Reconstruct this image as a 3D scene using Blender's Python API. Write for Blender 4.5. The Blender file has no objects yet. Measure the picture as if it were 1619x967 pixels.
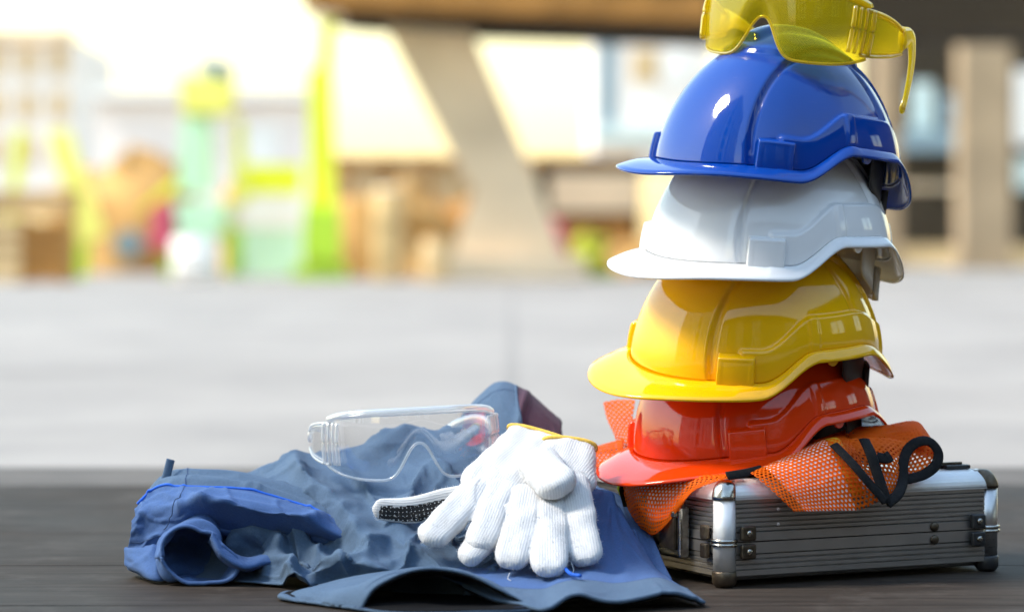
import bpy, bmesh, math, random
import numpy as np
from mathutils import Vector, Matrix
R = math.radians
random.seed(7)
sc = bpy.context.scene
COL = sc.collection

# ------------------------------------------------------------------ camera
F_PX, D0, CAM_H, HORIZON = 4235.0, 2.457, 0.3077, 400.0
cam_data = bpy.data.cameras.new('camera')
cam = bpy.data.objects.new('camera', cam_data); COL.objects.link(cam)
cam.location = (0, -D0, CAM_H); cam.rotation_euler = (R(90), 0, 0)
cam_data.sensor_width = 36.0
cam_data.lens = 36.0 * F_PX / 1619.0
cam_data.shift_y = -(483.5 - HORIZON) / 1619.0
cam_data.clip_start = 0.05; cam_data.clip_end = 3000
cam_data.dof.use_dof = True
cam_data.dof.focus_distance = 2.50
cam_data.dof.aperture_fstop = 3.5
sc.camera = cam

# ------------------------------------------------------------------ sky, sun, exposure
SUN_EL, SUN_AZ = 47.0, (-1.0, -0.15)        # sun stands high to the left
world = bpy.data.worlds.new('World'); sc.world = world; world.use_nodes = True
wn = world.node_tree.nodes; wl = world.node_tree.links; wn.clear()
sky = wn.new('ShaderNodeTexSky'); sky.sky_type = 'NISHITA'; sky.sun_disc = False
sky.sun_elevation = R(SUN_EL)
sky.sun_rotation = math.atan2(SUN_AZ[0], SUN_AZ[1])
sky.air_density = 1.95; sky.dust_density = 0.7; sky.ozone_density = 1.0
bg = wn.new('ShaderNodeBackground'); bg.inputs[1].default_value = 0.15
wo = wn.new('ShaderNodeOutputWorld')
wl.new(sky.outputs[0], bg.inputs[0]); wl.new(bg.outputs[0], wo.inputs[0])
sun_data = bpy.data.lights.new('sun', 'SUN'); sun = bpy.data.objects.new('sun', sun_data); COL.objects.link(sun)
sun_data.energy = 2.2; sun_data.angle = R(15); sun_data.color = (1.0, 0.93, 0.82)
_h = math.hypot(*SUN_AZ)
_sd = Vector((SUN_AZ[0] / _h * math.cos(R(SUN_EL)), SUN_AZ[1] / _h * math.cos(R(SUN_EL)), math.sin(R(SUN_EL))))
sun.rotation_euler = _sd.to_track_quat('Z', 'Y').to_euler()
sc.view_settings.view_transform = 'Standard'; sc.view_settings.look = 'None'
sc.view_settings.gamma = 1.0; sc.view_settings.use_curve_mapping = False
sc.view_settings.exposure = 1.45
sc.cycles.use_denoising = True
sc.cycles.max_bounces = 12; sc.cycles.transparent_max_bounces = 24
sc.cycles.caustics_reflective = False; sc.cycles.caustics_refractive = False

# ------------------------------------------------------------------ helpers
def P(px, py, y):
    """world point seen at photograph pixel (px, py) when it stands y metres beyond the case corner"""
    d = D0 + y
    return np.array([(px - 809.5) / F_PX * d, y, CAM_H - (py - HORIZON) / F_PX * d])
def PX(p):
    p = np.asarray(p); d = D0 + p[..., 1]
    return np.stack([809.5 + F_PX * p[..., 0] / d, HORIZON + F_PX * (CAM_H - p[..., 2]) / d], -1)
def link(o, parent=None):
    COL.objects.link(o)
    if parent is not None: o.parent = parent
    return o
def tag(o, label=None, cat=None, group=None, kind=None):
    if label: o['label'] = label
    if cat: o['category'] = cat
    if group: o['group'] = group
    if kind: o['kind'] = kind
    return o
def empty(name, loc=(0, 0, 0), rot=(0, 0, 0)):
    o = bpy.data.objects.new(name, None); COL.objects.link(o)
    o.location = loc; o.rotation_euler = rot; o.empty_display_size = .05
    return o
def mesh(name, verts, faces, mat=None, parent=None, smooth=True, uv=None):
    me = bpy.data.meshes.new(name)
    me.from_pydata([tuple(map(float, v)) for v in verts], [], [tuple(map(int, f)) for f in faces])
    if smooth: me.polygons.foreach_set('use_smooth', [True] * len(me.polygons))
    if uv is not None:
        l = me.uv_layers.new(name='UVMap'); li = np.zeros(len(me.loops), dtype=np.int32)
        me.loops.foreach_get('vertex_index', li)
        l.data.foreach_set('uv', np.asarray(uv, float)[li].ravel())
    if mat: me.materials.append(mat)
    me.update()
    return link(bpy.data.objects.new(name, me), parent)
def from_bm(name, bm, mat, parent=None, smooth=False):
    me = bpy.data.meshes.new(name); bmesh.ops.recalc_face_normals(bm, faces=bm.faces); bm.to_mesh(me); bm.free()
    if smooth: me.polygons.foreach_set('use_smooth', [True] * len(me.polygons))
    me.materials.append(mat)
    return link(bpy.data.objects.new(name, me), parent)
def box(name, lo, hi, mat, parent=None, bevel=0.0, seg=2):
    bm = bmesh.new(); bmesh.ops.create_cube(bm, size=1)
    lo, hi = Vector(lo), Vector(hi); c = (lo + hi) / 2; s = hi - lo
    for v in bm.verts: v.co = Vector((v.co.x * s.x, v.co.y * s.y, v.co.z * s.z)) + c
    if bevel: bmesh.ops.bevel(bm, geom=bm.edges[:], offset=bevel, segments=seg, affect='EDGES', profile=.6)
    return from_bm(name, bm, mat, parent, False)
def grid_faces(n, m, wrap_v=False, flip=False):
    f = []
    for i in range(n - 1):
        for j in range(m - (0 if wrap_v else 1)):
            k = (j + 1) % m
            q = (i * m + j, i * m + k, (i + 1) * m + k, (i + 1) * m + j)
            f.append(q[::-1] if flip else q)
    return f
def grid(name, X, mat, parent=None, wrap=False, uv=None, flip=False, thick=0.0, offset=-1, bev=True):
    n, m = X.shape[:2]
    o = mesh(name, X.reshape(-1, 3), grid_faces(n, m, wrap, flip), mat, parent, True, None if uv is None else uv.reshape(-1, 2))
    if thick:
        md = o.modifiers.new('thick', 'SOLIDIFY'); md.thickness = thick; md.offset = offset
    return o
def crom(pts, n, closed=False):
    """Catmull-Rom resample of a polyline along axis 0"""
    p = np.asarray(pts, float); k = len(p)
    if closed:
        q = np.concatenate([p[-1:], p, p[:2]]); segs = k
        t = np.linspace(0, segs, n, endpoint=False)
    else:
        q = np.concatenate([2 * p[:1] - p[1:2], p, 2 * p[-1:] - p[-2:-1]]); segs = k - 1
        t = np.linspace(0, segs, n)
    i = np.minimum(t.astype(int), segs - 1); f = (t - i).reshape((-1,) + (1,) * (p.ndim - 1))
    a, b, c, d = q[i], q[i + 1], q[i + 2], q[i + 3]
    return .5 * (2 * b + (c - a) * f + (2 * a - 5 * b + 4 * c - d) * f ** 2 + (3 * b - a - 3 * c + d) * f ** 3)
def loft(rows, n, m, closed=False):
    g = np.array([[P(*q) if len(q) == 3 else q for q in r] for r in rows], float)
    g = crom(g, n)
    return np.swapaxes(crom(np.swapaxes(g, 0, 1), m, closed), 0, 1)
def normals(X, wrap=False):
    if wrap:
        du = np.roll(X, -1, 1) - np.roll(X, 1, 1)
    else:
        du = np.gradient(X, axis=1)
    dv = np.gradient(X, axis=0)
    nn = np.cross(du, dv); return nn / (np.linalg.norm(nn, axis=-1, keepdims=True) + 1e-12)
def arc_uv(X):
    du = np.linalg.norm(np.diff(X, axis=1), axis=-1); dv = np.linalg.norm(np.diff(X, axis=0), axis=-1)
    u = np.concatenate([np.zeros((X.shape[0], 1)), np.cumsum(du, 1)], 1).mean(0)
    v = np.concatenate([np.zeros((1, X.shape[1])), np.cumsum(dv, 0)], 0).mean(1)
    return np.stack(np.meshgrid(u, v), -1)
def snoise(n, m, rng, k):
    c = rng.normal(size=(k, k + 2))
    return crom(np.swapaxes(crom(np.swapaxes(crom(c, n), 0, 1), m), 0, 1), n)
def crumple(G, gu=.06, gv=.06, kg=.02, it=140, pin=None, seed=1, amp=.004, bend=.15, floor=.004, wrap=False):
    """Position-based cloth: the sheet is made a little longer than the shape it lies on, so it buckles into folds."""
    rng = np.random.default_rng(seed); n, m = G.shape[:2]
    X = G + normals(G) * (amp * snoise(n, m, rng, 9) + amp * .5 * snoise(n, m, rng, 17))[..., None]
    pin = np.zeros((n, m)) if pin is None else pin
    def mk(ax, st, g):
        a = np.take(G, range(st, G.shape[ax]), ax); b = np.take(G, range(0, G.shape[ax] - st), ax)
        if isinstance(g, np.ndarray): g = np.take(g, range(st, G.shape[ax]), ax)[..., None]
        return np.linalg.norm(a - b, axis=-1, keepdims=True) * (1 + g)
    L1 = mk(1, 1, gu); L0 = mk(0, 1, gv); B1 = mk(1, 2, gu); B0 = mk(0, 2, gv)
    gs = (gu + gv) / 2
    if isinstance(gs, np.ndarray): gs = gs[1:, 1:, None]
    D1 = np.linalg.norm(G[1:, 1:] - G[:-1, :-1], axis=-1, keepdims=True) * (1 + gs)
    D2 = np.linalg.norm(G[1:, :-1] - G[:-1, 1:], axis=-1, keepdims=True) * (1 + gs)
    w = (1 - pin)[..., None]
    def solve(A, B, L, k, wa, wb, push=True):
        d = B - A; l = np.linalg.norm(d, axis=-1, keepdims=True) + 1e-9
        s = (l - L) / l
        if not push: s = np.minimum(s, 0)
        c = d * s * k / np.maximum(wa + wb, 1e-6)
        A += c * wa; B -= c * wb
    for t in range(it):
        for s in (0, 1):
            e = (m - 1 - s) // 2
            solve(X[:, s:s + 2 * e:2], X[:, s + 1:s + 1 + 2 * e:2], L1[:, s:s + 2 * e:2], .9, w[:, s:s + 2 * e:2], w[:, s + 1:s + 1 + 2 * e:2])
            e = (n - 1 - s) // 2
            solve(X[s:s + 2 * e:2], X[s + 1:s + 1 + 2 * e:2], L0[s:s + 2 * e:2], .9, w[s:s + 2 * e:2], w[s + 1:s + 1 + 2 * e:2])
        for a in (0, 1):
            for b in (0, 1):
                A = X[a:-1:2, b:-1:2]; C = X[a + 1::2, b + 1::2][:A.shape[0], :A.shape[1]]; 
                solve(A, C, D1[a::2, b::2], .5, w[a:-1:2, b:-1:2], w[a + 1::2, b + 1::2][:A.shape[0], :A.shape[1]])
                A = X[a:-1:2, b + 1::2]; C = X[a + 1::2, b:-1:2][:A.shape[0], :A.shape[1]]
                solve(A, C, D2[a::2, b::2], .5, w[a:-1:2, b + 1::2], w[a + 1::2, b:-1:2][:A.shape[0], :A.shape[1]])
        for q in range(4):
            A = X[:, q:-2:4]; C = X[:, q + 2::4][:, :A.shape[1]]
            solve(A, C, B1[:, q::4], bend, w[:, q:-2:4], w[:, q + 2::4][:, :A.shape[1]], False) if False else solve(A, C, B1[:, q::4], bend, w[:, q:-2:4], w[:, q + 2::4][:, :A.shape[1]])
            A = X[q:-2:4]; C = X[q + 2::4][:A.shape[0]]
            solve(A, C, B0[q::4], bend, w[q:-2:4], w[q + 2::4][:A.shape[0]])
        X += w * kg * (G - X)
        X[..., 2] = np.maximum(X[..., 2], floor)
    return X
def regrid(X, n, m):
    return np.swapaxes(crom(np.swapaxes(crom(X, n), 0, 1), m), 0, 1)
def drape(G, g=(.10, .03), kg=(.03, .06), it=(120, 60), step=4, pin=None, seed=1, amp=(.010, .002), bend=(.10, .15), floor=.004):
    """fold a sheet in two passes: broad folds on a coarse cloth, then fine wrinkles on the full one"""
    n, m = G.shape[:2]; nc, mc = max(8, n // step), max(8, m // step)
    pc = None if pin is None else pin[np.linspace(0, n - 1, nc).round().astype(int)][:, np.linspace(0, m - 1, mc).round().astype(int)]
    k0 = kg[0]
    if isinstance(k0, np.ndarray): k0 = regrid(k0[..., None].repeat(3, -1), nc, mc)[..., :1]
    g0 = regrid(g[0][..., None].repeat(3, -1), nc, mc)[..., 0] if isinstance(g[0], np.ndarray) else g[0]
    ga = g0 if isinstance(g0, tuple) else (g0, g0)
    C = crumple(regrid(G, nc, mc), ga[0], ga[1], k0, it[0], pc, seed, amp[0], bend[0], floor)
    F = regrid(C, n, m)
    return crumple(F, g[1], g[1], kg[1], it[1], pin, seed + 100, amp[1], bend[1], floor)
def fold(X, line, width, height, sharp=1.0, toward=(0, -.75, .66), y_weight=None):
    """raise a fold along a line (given as it is seen in the photograph) on a cloth grid"""
    q = PX(X); ln = crom(np.array(line, float), 60)
    d = np.min(np.linalg.norm(q[..., None, :] - ln[None, None], axis=-1), axis=-1)
    k = height * np.exp(-(d / width) ** sharp)
    return X + k[..., None] * np.array(toward)
def creases(X, amp, k, seed, width=.14, sgn=1):
    """sharp wrinkle lines: thin ridges along the zero lines of a smooth random field"""
    rng = np.random.default_rng(seed); n, m = X.shape[:2]
    def fld(a, b): return np.swapaxes(crom(np.swapaxes(crom(rng.normal(size=(a, b)), n), 0, 1), m), 0, 1)
    f = fld(*k); mask = np.clip(fld(max(4, k[0] // 2), max(4, k[1] // 2)) + .35, 0, 1)
    nn = normals(X); flip = np.where((nn[..., 1] - nn[..., 2]).mean() > 0, -1, 1)
    Y = X + flip * sgn * nn * (amp * mask * (np.exp(-np.abs(f) / width) - .25))[..., None]
    Y[..., 2] = np.maximum(Y[..., 2], .0035); return Y
def tube(name, pts, r, mat, parent=None, n=None, seg=8, closed=False, flat=1.0, up=(0, 0, 1), taper=None):
    p = crom(pts, n or max(8, len(pts) * 5), closed); N = len(p)
    t = np.gradient(p, axis=0)
    if closed: t = np.roll(p, -1, 0) - np.roll(p, 1, 0)
    t /= np.linalg.norm(t, axis=1, keepdims=True) + 1e-12
    u = np.array(up, float); a = np.cross(t, u); a /= np.linalg.norm(a, axis=1, keepdims=True) + 1e-9
    b = np.cross(a, t); th = np.linspace(0, 2 * math.pi, seg, endpoint=False)
    rr = np.full(N, r) if taper is None else r * np.interp(np.linspace(0, 1, N), np.linspace(0, 1, len(taper)), taper)
    X = p[:, None] + rr[:, None, None] * (np.cos(th)[None, :, None] * a[:, None] + flat * np.sin(th)[None, :, None] * b[:, None])
    f = grid_faces(N, seg, True)
    if closed:
        f += [((N - 1) * seg + j, (N - 1) * seg + (j + 1) % seg, (j + 1) % seg, j) for j in range(seg)]
    else:
        f += [tuple(range(seg))[::-1], tuple((N - 1) * seg + j for j in range(seg))]
    return mesh(name, X.reshape(-1, 3), f, mat, parent)
def prism(name, poly, y0, y1, mat, parent=None, bevel=0.0):
    """closed solid from an outline in the x-z plane, between two depths"""
    bm = bmesh.new()
    a = [bm.verts.new((x, y0, z)) for x, z in poly]; b = [bm.verts.new((x, y1, z)) for x, z in poly]
    bm.faces.new(a); bm.faces.new(b[::-1]); k = len(poly)
    for i in range(k): bm.faces.new((a[i], b[i], b[(i + 1) % k], a[(i + 1) % k]))
    if bevel: bmesh.ops.bevel(bm, geom=bm.edges[:], offset=bevel, segments=2, affect='EDGES')
    return from_bm(name, bm, mat, parent)
def lathe(name, prof, mat, parent=None, seg=20, loc=(0, 0, 0)):
    th = np.linspace(0, 2 * math.pi, seg, endpoint=False)
    X = np.array([[(r * math.cos(a), r * math.sin(a), z) for a in th] for r, z in prof])
    o = mesh(name, X.reshape(-1, 3), grid_faces(len(prof), seg, True) + [tuple((len(prof) - 1) * seg + j for j in range(seg)), tuple(range(seg))[::-1]], mat, parent)
    o.location = loc
    return o

# ------------------------------------------------------------------ materials
class NT:
    def __init__(s, name):
        s.m = bpy.data.materials.new(name); s.m.use_nodes = True
        s.n = s.m.node_tree.nodes; s.l = s.m.node_tree.links
        s.b = s.n['Principled BSDF']; s.out = s.n['Material Output']
    def new(s, t, **k):
        x = s.n.new(t)
        for a, v in k.items(): setattr(x, a, v)
        return x
    def lk(s, a, b): s.l.new(a, b)
    def coord(s, kind='Object', scale=(1, 1, 1)):
        tc = s.new('ShaderNodeTexCoord'); mp = s.new('ShaderNodeMapping'); mp.inputs['Scale'].default_value = scale
        s.lk(tc.outputs[kind], mp.inputs[0]); return mp.outputs[0]
    def noise(s, vec, scale, detail=4, rough=.55):
        x = s.new('ShaderNodeTexNoise'); x.inputs['Scale'].default_value = scale; x.inputs['Detail'].default_value = detail
        x.inputs['Roughness'].default_value = rough
        if vec is not None: s.lk(vec, x.inputs['Vector'])
        return x.outputs['Fac']
    def ramp(s, fac, stops):
        x = s.new('ShaderNodeValToRGB'); el = x.color_ramp.elements
        while len(el) < len(stops): el.new(.5)
        for e, (p, c) in zip(el, stops):
            e.position = p; e.color = (*c, 1) if len(c) == 3 else c
        s.lk(fac, x.inputs[0]); return x.outputs[0]
    def math(s, op, a, b=None, c=None):
        x = s.new('ShaderNodeMath', operation=op)
        for i, v in enumerate((a, b, c)):
            if v is None: continue
            if isinstance(v, (int, float)): x.inputs[i].default_value = v
            else: s.lk(v, x.inputs[i])
        return x.outputs[0]
    def bump(s, h, strength=.3, dist=.001):
        x = s.new('ShaderNodeBump'); x.inputs['Strength'].default_value = strength; x.inputs['Distance'].default_value = dist
        s.lk(h, x.inputs['Height']); s.lk(x.outputs[0], s.b.inputs['Normal']); return x
    def set(s, **k):
        for a, v in k.items():
            key = a.replace('_', ' ')
            s.b.inputs[key].default_value = (*v, 1) if isinstance(v, tuple) and len(v) == 3 else v
        return s
def plain(name, col, rough=.6, metal=0.0, var=.12, scale=30., bump=0.0, bscale=200., coat=0.0, kind='Object'):
    t = NT(name); v = t.coord(kind); f = t.noise(v, scale)
    t.lk(t.ramp(f, [(.25, tuple(c * (1 - var) for c in col)), (.75, tuple(min(1, c * (1 + var)) for c in col))]), t.b.inputs['Base Color'])
    t.set(Roughness=rough, Metallic=metal)
    if rough >= .6: t.b.inputs['Specular IOR Level'].default_value = .15
    if coat: t.b.inputs['Coat Weight'].default_value = coat; t.b.inputs['Coat Roughness'].default_value = .03
    if bump: t.bump(t.noise(v, bscale, 3), bump, .001)
    return t.m
def mat_shell(name, col, sss=0.0):
    t = NT(name); v = t.coord('Object'); f = t.noise(v, 14, 3)
    t.lk(t.ramp(f, [(.3, tuple(c * .95 for c in col)), (.7, tuple(min(1, c * 1.04) for c in col))]), t.b.inputs['Base Color'])
    s = t.noise(v, 60, 6, .7)
    t.lk(t.ramp(s, [(.45, (.045,) * 3), (.85, (.13,) * 3)]), t.b.inputs['Roughness'])
    t.b.inputs['IOR'].default_value = 1.50
    sc_ = t.noise(t.coord('Object', (1, 1, 7)), 55, 8, .75); dust = t.ramp(sc_, [(.60, (0, 0, 0)), (.78, (1, 1, 1))])
    old = t.b.inputs['Base Color'].links[0].from_socket; m_ = t.new('ShaderNodeMixRGB'); t.lk(t.math('MULTIPLY', dust, .05), m_.inputs[0]); t.lk(old, m_.inputs[1]); m_.inputs[2].default_value = (.55, .52, .48, 1); t.lk(m_.outputs[0], t.b.inputs['Base Color'])
    t.bump(t.noise(v, 34, 2), .05, .002)
    return t.m
def mat_cloth(name, col, col2, rough=.85, dirt=.5):
    t = NT(name); v = t.coord('Object'); f = t.noise(v, 7, 5)
    base = t.ramp(f, [(.3, col), (.7, col2)])
    uvv = t.coord('UV', (1, 1, 1))
    w1 = t.new('ShaderNodeTexWave', wave_type='BANDS', bands_direction='DIAGONAL'); w1.inputs['Scale'].default_value = 330; w1.inputs['Distortion'].default_value = 1.5
    t.lk(uvv, w1.inputs['Vector'])
    fine = t.noise(v, 520, 3)
    mx = t.new('ShaderNodeMixRGB', blend_type='MULTIPLY'); mx.inputs[0].default_value = .5
    t.lk(base, mx.inputs[1]); t.lk(t.ramp(fine, [(.3, (.6,) * 3), (.7, (1,) * 3)]), mx.inputs[2])
    t.lk(mx.outputs[0], t.b.inputs['Base Color'])
    h = t.math('ADD', t.math('MULTIPLY', w1.outputs['Fac'], .35), t.math('MULTIPLY', t.noise(v, 260, 4), .9))
    t.bump(h, .5, .0009)
    t.set(Roughness=rough); t.b.inputs['Sheen Weight'].default_value = .04; t.b.inputs['Specular IOR Level'].default_value = .2
    return t.m
def mat_clear(name, tint, rough=.02, refl=.9, base=.04, glow=None):
    """clear moulded plastic: lets light straight through, mirrors more towards grazing angles"""
    t = NT(name); t.n.remove(t.b)
    tr = t.new('ShaderNodeBsdfTransparent'); tr.inputs[0].default_value = (*tint, 1)
    gl = t.new('ShaderNodeBsdfGlossy'); gl.inputs['Roughness'].default_value = rough; gl.inputs['Color'].default_value = (refl, refl, refl, 1)
    fr = t.new('ShaderNodeFresnel'); fr.inputs['IOR'].default_value = 1.55
    v = t.coord('Object'); b = t.new('ShaderNodeBump'); b.inputs['Strength'].default_value = .08; b.inputs['Distance'].default_value = .002
    t.lk(t.noise(v, 40, 3), b.inputs['Height']); t.lk(b.outputs[0], gl.inputs['Normal']); t.lk(b.outputs[0], fr.inputs['Normal'])
    mx = t.new('ShaderNodeMixShader'); t.lk(t.math('MINIMUM', t.math('ADD', fr.outputs[0], base), .22), mx.inputs[0]); t.lk(tr.outputs[0], mx.inputs[1]); t.lk(gl.outputs[0], mx.inputs[2])
    if glow:
        tl = t.new('ShaderNodeBsdfTranslucent'); tl.inputs[0].default_value = (*glow, 1); df = t.new('ShaderNodeBsdfDiffuse'); df.inputs[0].default_value = (*glow, 1)
        a = t.new('ShaderNodeMixShader'); t.lk(tl.outputs[0], a.inputs[1]); t.lk(df.outputs[0], a.inputs[2])
        b2 = t.new('ShaderNodeMixShader'); b2.inputs[0].default_value = .22; t.lk(mx.outputs[0], b2.inputs[1]); t.lk(a.outputs[0], b2.inputs[2]); t.lk(b2.outputs[0], t.out.inputs[0])
    else: t.lk(mx.outputs[0], t.out.inputs[0])
    return t.m
def mat_thick(name, col, trans=.75, rough=.06):
    """the thicker ribs and beads of a clear plastic moulding: cloudy, lit through from behind"""
    t = NT(name); t.n.remove(t.b)
    tr = t.new('ShaderNodeBsdfTransparent'); tr.inputs[0].default_value = (*[c ** .35 for c in col], 1)
    df = t.new('ShaderNodeBsdfDiffuse'); df.inputs[0].default_value = (*col, 1); tl = t.new('ShaderNodeBsdfTranslucent'); tl.inputs[0].default_value = (*col, 1)
    gl = t.new('ShaderNodeBsdfGlossy'); gl.inputs['Roughness'].default_value = rough
    a = t.new('ShaderNodeMixShader'); t.lk(df.outputs[0], a.inputs[1]); t.lk(tl.outputs[0], a.inputs[2])
    fr = t.new('ShaderNodeFresnel'); fr.inputs['IOR'].default_value = 1.5
    lw = t.new('ShaderNodeLayerWeight'); lw.inputs['Blend'].default_value = .4
    body = t.new('ShaderNodeMixShader'); t.lk(t.math('MULTIPLY_ADD', lw.outputs['Facing'], (1 - trans) * .8, (1 - trans) * .7), body.inputs[0]); t.lk(tr.outputs[0], body.inputs[1]); t.lk(a.outputs[0], body.inputs[2])
    mx = t.new('ShaderNodeMixShader'); t.lk(t.math('MINIMUM', fr.outputs[0], .3), mx.inputs[0]); t.lk(body.outputs[0], mx.inputs[1]); t.lk(gl.outputs[0], mx.inputs[2])
    t.lk(mx.outputs[0], t.out.inputs[0])
    return t.m
def mat_mesh(name, col, hole=.36, size=.0046):
    """knitted net cloth: holes in a honeycomb, laid out along the cloth's own length and width"""
    t = NT(name); tc = t.new('ShaderNodeTexCoord')
    sp = t.new('ShaderNodeSeparateXYZ'); t.lk(tc.outputs['UV'], sp.inputs[0])
    def cell(ox, oy):
        x = t.math('SUBTRACT', t.math('FRACT', t.math('ADD', t.math('DIVIDE', sp.outputs[0], size), ox)), .5)
        y = t.math('MULTIPLY', t.math('SUBTRACT', t.math('FRACT', t.math('ADD', t.math('DIVIDE', sp.outputs[1], size * 1.732), oy)), .5), 1.732)
        return t.math('SQRT', t.math('ADD', t.math('MULTIPLY', x, x), t.math('MULTIPLY', y, y)))
    d = t.math('MINIMUM', cell(0, 0), cell(.5, .5))
    h = t.math('GREATER_THAN', d, hole)
    v = t.coord('Object'); f = t.noise(v, 25, 4)
    t.lk(t.ramp(f, [(.3, tuple(c * .85 for c in col)), (.7, tuple(min(1, c * 1.1) for c in col))]), t.b.inputs['Base Color'])
    t.set(Roughness=.6); t.b.inputs['Specular IOR Level'].default_value = .2
    # thin bright cloth also glows with the light that falls on its other side
    tl = t.new('ShaderNodeBsdfTranslucent'); tl.inputs[0].default_value = (*col, 1); m1 = t.new('ShaderNodeMixShader'); m1.inputs[0].default_value = .5
    t.lk(t.b.outputs[0], m1.inputs[1]); t.lk(tl.outputs[0], m1.inputs[2])
    tp_ = t.new('ShaderNodeBsdfTransparent'); m2 = t.new('ShaderNodeMixShader'); t.lk(h, m2.inputs[0]); t.lk(tp_.outputs[0], m2.inputs[1]); t.lk(m1.outputs[0], m2.inputs[2]); t.lk(m2.outputs[0], t.out.inputs[0])
    t.bump(t.math('MULTIPLY', d, 1.0), .4, .0008)
    return t.m

# ------------------------------------------------------------------ ground and deck
def m_ground():
    t = NT('pale_concrete'); v = t.coord('Object'); f = t.noise(v, .35, 6); g = t.noise(v, 2.2, 6, .65); st = t.noise(v, .9, 3)
    mx = t.new('ShaderNodeMixRGB', blend_type='MULTIPLY'); mx.inputs[0].default_value = .8
    t.lk(t.ramp(f, [(.3, (.262, .228, .200)), (.7, (.340, .300, .264))]), mx.inputs[1])
    t.lk(t.ramp(g, [(.35, (.74, .74, .75)), (.6, (1, 1, 1))]), mx.inputs[2])
    m2 = t.new('ShaderNodeMixRGB', blend_type='MULTIPLY'); m2.inputs[0].default_value = 1; t.lk(mx.outputs[0], m2.inputs[1]); t.lk(t.ramp(st, [(.30, (.72, .70, .68)), (.42, (1, 1, 1))]), m2.inputs[2])
    # slab joints every 3.6 m
    br = t.new('ShaderNodeTexBrick'); br.offset = 0; br.inputs['Scale'].default_value = 1; br.inputs['Brick Width'].default_value = 3.6; br.inputs['Row Height'].default_value = 3.6; br.inputs['Mortar Size'].default_value = .02
    br.inputs['Color1'].default_value = (1, 1, 1, 1); br.inputs['Color2'].default_value = (.93, .93, .93, 1); br.inputs['Mortar'].default_value = (.8, .8, .8, 1); t.lk(v, br.inputs['Vector'])
    m3 = t.new('ShaderNodeMixRGB', blend_type='MULTIPLY'); m3.inputs[0].default_value = 1; t.lk(m2.outputs[0], m3.inputs[1]); t.lk(br.outputs['Color'], m3.inputs[2])
    t.lk(m3.outputs[0], t.b.inputs['Base Color']); t.set(Roughness=.7); t.bump(t.noise(v, 60, 5), .3, .004)
    return t.m
def m_deck():
    t = NT('dark_weathered_board'); v = t.coord('Object', (1.2, 14, 14)); f = t.noise(v, 5, 6, .65); k = t.noise(t.coord('Object'), 3.5, 5)
    mx = t.new('ShaderNodeMixRGB', blend_type='MULTIPLY'); mx.inputs[0].default_value = .6
    t.lk(t.ramp(f, [(.3, (.022, .0165, .0130)), (.7, (.064, .050, .040))]), mx.inputs[1])
    t.lk(t.ramp(k, [(.3, (.6, .6, .62)), (.7, (1, 1, 1))]), mx.inputs[2])
    du = t.noise(t.coord('Object'), 9, 8, .75); scr = t.noise(t.coord('Object', (2, 60, 60)), 6, 4, .6)
    m4 = t.new('ShaderNodeMixRGB'); t.lk(t.math('MAXIMUM', t.math('MULTIPLY', t.ramp(du, [(.52, (0,) * 3), (.75, (1,) * 3)]), .35), t.math('MULTIPLY', t.ramp(scr, [(.66, (0,) * 3), (.72, (1,) * 3)]), .25)), m4.inputs[0]); t.lk(mx.outputs[0], m4.inputs[1]); m4.inputs[2].default_value = (.15, .13, .112, 1)
    t.lk(m4.outputs[0], t.b.inputs['Base Color']); t.lk(t.ramp(k, [(.3, (.60,) * 3), (.7, (.80,) * 3)]), t.b.inputs['Roughness'])
    t.b.inputs['Specular IOR Level'].default_value = .10
    t.bump(t.math('ADD', f, t.math('MULTIPLY', t.noise(t.coord('Object'), 420, 3), .5)), .35, .0012)
    return t.m
M_DECK = m_deck()
GROUND_R = HAZE_R = 700.0
bm = bmesh.new(); bmesh.ops.create_grid(bm, x_segments=8, y_segments=8, size=GROUND_R)
g = from_bm('ground', bm, m_ground()); g.location = (0, 100, -.03); tag(g, kind='structure', label='pale grey concrete yard reaching back to the overpass')
floor = empty('floor', (0, 0, 0)); tag(floor, kind='structure', label='dark brown boarded floor under the pile')
M_DECK_FADE = plain('far_fade_board', (.115, .10, .088), .75, var=.3, scale=5, bump=.3, bscale=60)  # lighter far board paints the soft fall from light to dark floor
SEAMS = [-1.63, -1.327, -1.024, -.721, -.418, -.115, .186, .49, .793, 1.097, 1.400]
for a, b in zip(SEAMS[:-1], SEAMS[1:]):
    box('board', (-2.6, a + .0012, -.028), (2.4, b - .0012, 0), M_DECK_FADE if b > 1.3 else M_DECK, floor, .0018, 2)

# ------------------------------------------------------------------ background: yard and overpass (all real size, 25 to 90 m away)
YB = 30.0
def bp(px, py, y=YB): 
    p = P(px, py, y); return (p[0], p[2])
M_CONC = plain('tan_concrete', (.74, .58, .41), .8, var=.2, scale=.8, bump=.3, bscale=6)
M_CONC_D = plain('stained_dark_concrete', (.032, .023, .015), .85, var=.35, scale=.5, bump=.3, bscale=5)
M_CONC2 = plain('brown_concrete', (.36, .265, .17), .8, var=.25, scale=.8, bump=.3, bscale=6)
M_RUST = plain('rusty_earth', (.48, .27, .09), .9, var=.4, scale=1.2, bump=.4, bscale=5)
M_TAN = plain('sandy_timber', (.66, .47, .25), .8, var=.3, scale=2.0)
M_BROWN = plain('brown_timber', (.36, .17, .045), .8, var=.35, scale=2.0)
M_LIME = plain('lime_yellow_paint', (.80, .84, .02), .45, var=.12, scale=2.0)
M_LIMEG = plain('lime_green_paint', (.46, .70, .03), .45, var=.12, scale=2.0)
M_YEL = plain('pale_yellow_paint', (.90, .84, .18), .5, var=.12, scale=2.0)
M_GREEN = plain('mint_green_paint', (.55, .80, .58), .5, var=.15, scale=2.0)
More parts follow.
